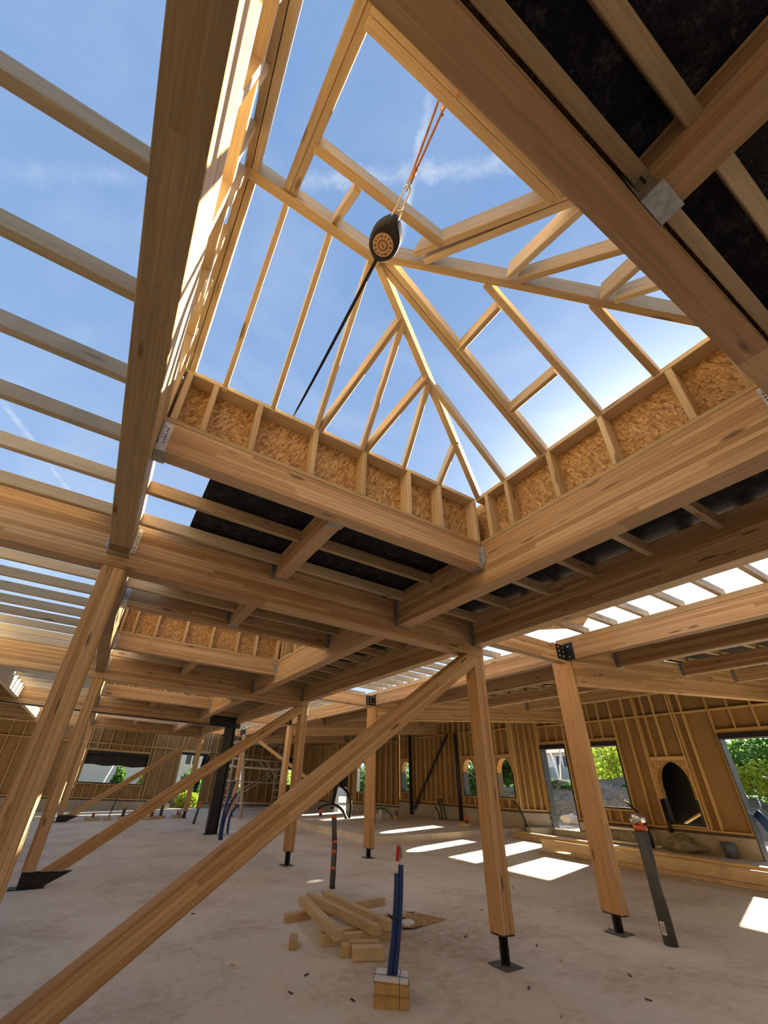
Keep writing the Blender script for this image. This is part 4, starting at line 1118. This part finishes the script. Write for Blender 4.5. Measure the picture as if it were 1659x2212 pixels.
for i, (x, y, z, rx, rz) in enumerate(((2.3, 38.5, 1.1, .45, 1.0), (4.6, 38.8, 1.1, 1.0, 1.0), (7.0, 36, .9, .9, 1.5), (8.6, 37, .9, 1.1, 1.0), (12.3, 36, 1.2, 2.4, 1.6), (15.2, 36, 1.5, 2.0, 1.7), (6.6, 33.5, .25, .8, .6))):
    leaves('bush', (x, y, z), (rx, rx, rz), 1500, .13, (LEAF2, LEAF1)[i % 2] if i != 6 else LEAF1, 'leafy bush beyond the end wall, %s from the left' % ordn([0, 1, 2, 4, 5, 6, 3][i]), 'bush', 'bushes beyond the end wall', True, 40 + i)
# rough grass
def grass(name, x0, x1, y0, y1, n, h, lab, seed, dz=-.24):
    rnd = random.Random(seed); bm = bmesh.new()
    for i in range(n):
        x, y = x0 + (x1 - x0) * rnd.random(), y0 + (y1 - y0) * rnd.random(); z = fz(x) + dz
        a = rnd.random() * PI; w = .02; hh = h * (.5 + rnd.random()); l = Vector((rnd.gauss(0, .25), rnd.gauss(0, .25), 1)) * hh
        p = Vector((x, y, z)); d = Vector((math.cos(a), math.sin(a), 0)) * w
        bm.faces.new((bm.verts.new(p - d), bm.verts.new(p + d), bm.verts.new(p + l)))
    return tag(mesh(name, bm, GRASS), lab, 'grass', None, 'stuff')
grass('rough_grass', -6, 12, 35.2, 41, 9000, .42, 'tall rough grass beyond the end wall', 1, .55)
tag(slab('ground_terrace', -14, 14, 35, 60, .55, DIRT, .9), kind='structure')
grass('rough_grass', 30.3, 38, 16, 36, 12000, .6, 'sunlit rough grass beyond the earth bank', 2, 1.0)
tag(slab('ground_terrace', 30, 70, 13, 60, 1.0, DIRT, .3), kind='structure')
# houses
def house(name, x0, x1, y0, y1, z0, z1, lab, wins, face, rz=1.6):
    t = empty(name, ((x0 + x1) / 2, (y0 + y1) / 2, z0), lab, 'house', 'houses outside')
    box('walls', x0, x1, y0, y1, z0, z1, RENDER, t, axis=2, bev=0)
    bm = bmesh.new(); xm = (x0 + x1) / 2; o = .5
    v = [bm.verts.new(q) for q in ((x0 - o, y0 - o, z1), (x1 + o, y0 - o, z1), (xm, y0 - o, z1 + rz), (x0 - o, y1 + o, z1), (x1 + o, y1 + o, z1), (xm, y1 + o, z1 + rz))]
    for f in ((0, 1, 2), (3, 5, 4), (0, 2, 5, 3), (1, 4, 5, 2), (0, 3, 4, 1)): bm.faces.new([v[i] for i in f])
    mesh('roof', bm, ROOFT, None, t)
    for (u, z, w, h) in wins:
        if face == 'x':
            f = box('window_frame', x0 - .06, x0 + .02, u - w / 2, u + w / 2, z, z + h, WHT, t, axis=2, bev=0)
            for s in (-1, 1): box('pane', x0 - .075, x0 - .062, u + s * w / 4 - w * .19, u + s * w / 4 + w * .19, z + .1, z + h - .1, PANE, f, axis=2, bev=0)
        else:
            f = box('window_frame', u - w / 2, u + w / 2, y0 - .06, y0 + .02, z, z + h, WHT, t, axis=2, bev=0)
            for s in (-1, 1): box('pane', u + s * w / 4 - w * .19, u + s * w / 4 + w * .19, y0 - .075, y0 - .062, z + .1, z + h - .1, PANE, f, axis=2, bev=0)
house('house', 45, 53, 27, 36, 1.2, 6.0, 'pale rendered house seen through the large opening right of centre', [(32.2, 4.3, 1.7, 1.5), (29.3, 4.3, 1.5, 1.4)], 'x', 1.2)
house('house', 48, 56, 12, 24, 1.2, 6.2, 'pale house with brown roof behind the yellow-green shrub', [(22.5, 4.2, 1.5, 1.5)], 'x', 1.2)
house('house', -8, 11, 44, 52, -.4, 5.5, 'long pale house beyond the far left window', [(2.8, 2.4, 1.2, 1.2), (-.5, 2.4, 1.2, 1.2), (8.2, 2.6, 1.2, 1.4)], 'y', 1.5)
house('house', 18, 30, 50, 58, .4, 5.2, 'pale house beyond the far right corner', [(22, 2.6, 1.3, 1.3)], 'y', 1.5)
fe = empty('garden_fence', (40, 30, 1.2), 'grey garden fence below the pale house windows', 'fence')
box('fence_panel', 39.95, 40.05, 26, 44, 1.2, 4.3, FENCE, fe, axis=1, bev=0)
for i in range(7): box('fence_post', 39.86, 39.96, 26 + 3 * i - .05, 26 + 3 * i + .05, 1.2, 4.5, ALU, fe, axis=2)
for i, (x, y, h) in enumerate(((30, 22.2, 3.4), (29.6, 21.4, 3.1))):
    t = tube('leaning_pole', [(x, y, 1.4), (x, y - .7 + 1.4 * i, 1.4 + h)], .06, WHT); tag(t, 'white leaning pole on the grass outside, %s of the pair' % ('left' if i else 'right'), 'pole', 'white poles')
t = tube('leaning_pole', [(1.0, 37, -.1), (1.75, 37, 2.6)], .05, WHT); tag(t, 'white leaning pole outside the far left window', 'pole')
t = tube('barrier_rope', bez((27, 9.2, 2.95), (27.5, 6.5, 2.2), (27, 3.0, 2.35), 14), .035, ROPEW); tag(t, 'white barrier rope sagging across the right doorway view', 'rope')

# ------------------------------------------------------------------ light
sd = bpy.data.lights.new('sun', 'SUN'); sd.energy = 21; sd.angle = math.radians(.55); sd.color = (1, .90, .70)
so = bpy.data.objects.new('sun', sd); COL.objects.link(so)
so.matrix_world = SUN.to_track_quat('Z', 'Y').to_matrix().to_4x4()

w = bpy.data.worlds.new('sky'); S.world = w; w.use_nodes = True
t = NT(w.node_tree); t.n.clear()
out = t.node('ShaderNodeOutputWorld'); bg = t.node('ShaderNodeBackground'); t.l.new(bg.outputs[0], out.inputs[0])
dirv = t.vmath('NORMALIZE', t.node('ShaderNodeTexCoord').outputs['Generated'])
dx, dy, dz = t.sep(dirv)
base = t.ramp(t.maprange(dz, -.05, 1, 0, 1), [(0, (.78, .80, .82)), (.12, (.66, .78, .95)), (.35, (.40, .56, .84)), (.62, (.27, .43, .72)), (1, (.20, .345, .63))])
ca = t.vmath('DOT_PRODUCT', dirv, tuple(SUN))
glow = t.math('POWER', t.math('MAXIMUM', ca, 0.0), 15.0)
core = t.math('POWER', t.math('MAXIMUM', ca, 0.0), 60.0)
col = t.mix(t.math('MINIMUM', t.math('MULTIPLY', glow, 1.0), 1.0), base, (1.0, 1.0, .98))
# thin cirrus on a plane high above
inv = t.math('DIVIDE', 1.0, t.math('MAXIMUM', dz, .06))
px, py = t.math('MULTIPLY', dx, inv), t.math('MULTIPLY', dy, inv)
pv = t.comb(px, py, 0.0)
c1 = t.noise(pv, 1.1, 6, .62, .8)
c2 = t.noise(t.comb(t.math('ADD', t.math('MULTIPLY', px, .8), t.math('MULTIPLY', py, .5)), t.math('MULTIPLY', py, 3.0), 2.0), 1.7, 6, .65, .4)
cl = t.math('MULTIPLY', t.maprange(c1, .42, .72, 0, .32), t.maprange(c2, .3, .7, .3, 1))
def contrail(a, b, wd, amp):
    global cl
    a, b = Vector((a[0], a[1], 0)), Vector((b[0], b[1], 0)); d = (b - a); L = d.length; d.normalize(); n = Vector((-d.y, d.x, 0))
    q = t.vmath('SUBTRACT', pv, tuple(a))
    wob = t.math('MULTIPLY', t.math('SUBTRACT', t.noise(pv, 26, 5, .7), .5), wd * 2.2)
    dist = t.math('ABSOLUTE', t.math('ADD', t.vmath('DOT_PRODUCT', q, tuple(n)), wob))
    al = t.vmath('DOT_PRODUCT', q, tuple(d))
    m = t.maprange(dist, 0, wd, amp, 0)
    m = t.math('MULTIPLY', m, t.math('MULTIPLY', t.maprange(al, -.05, .06, 0, 1), t.maprange(al, L - .06, L + .06, 1, 0)))
    m = t.math('MULTIPLY', m, t.maprange(t.noise(pv, 15, 5, .7), .35, .62, .35, 1))
    cl = t.math('MAXIMUM', cl, m)
def dirof(px_, py_):
    v = RGT * ((px_ - 763.04) / 875.57) + DWN * ((py_ - 1174.47) / 875.57) + FWD
    return (v.x / v.z, v.y / v.z)
contrail(dirof(640, 395), dirof(1130, 352), .022, .42)
contrail(dirof(935, 190), dirof(850, 560), .014, .55)
contrail(dirof(0, 860), dirof(160, 1075), .020, .38)
contrail(dirof(0, 375), dirof(330, 378), .025, .16)
col = t.mix(t.math('MINIMUM', cl, 1.0), col, (.92, .96, 1.0))
st = t.math('ADD', t.math('MULTIPLY', core, 9.0), t.math('ADD', 1.0, t.math('MULTIPLY', glow, 1.2)))
t.l.new(col, bg.inputs[0]); t.l.new(t.math('MULTIPLY', st, .86), bg.inputs[1])

# ------------------------------------------------------------------ render look
S.view_settings.view_transform = 'Standard'
S.view_settings.look = 'None'
S.view_settings.gamma = 1
S.view_settings.exposure = 0.40
S.cycles.max_bounces = 10
S.cycles.diffuse_bounces = 6
S.cycles.sample_clamp_indirect = 6
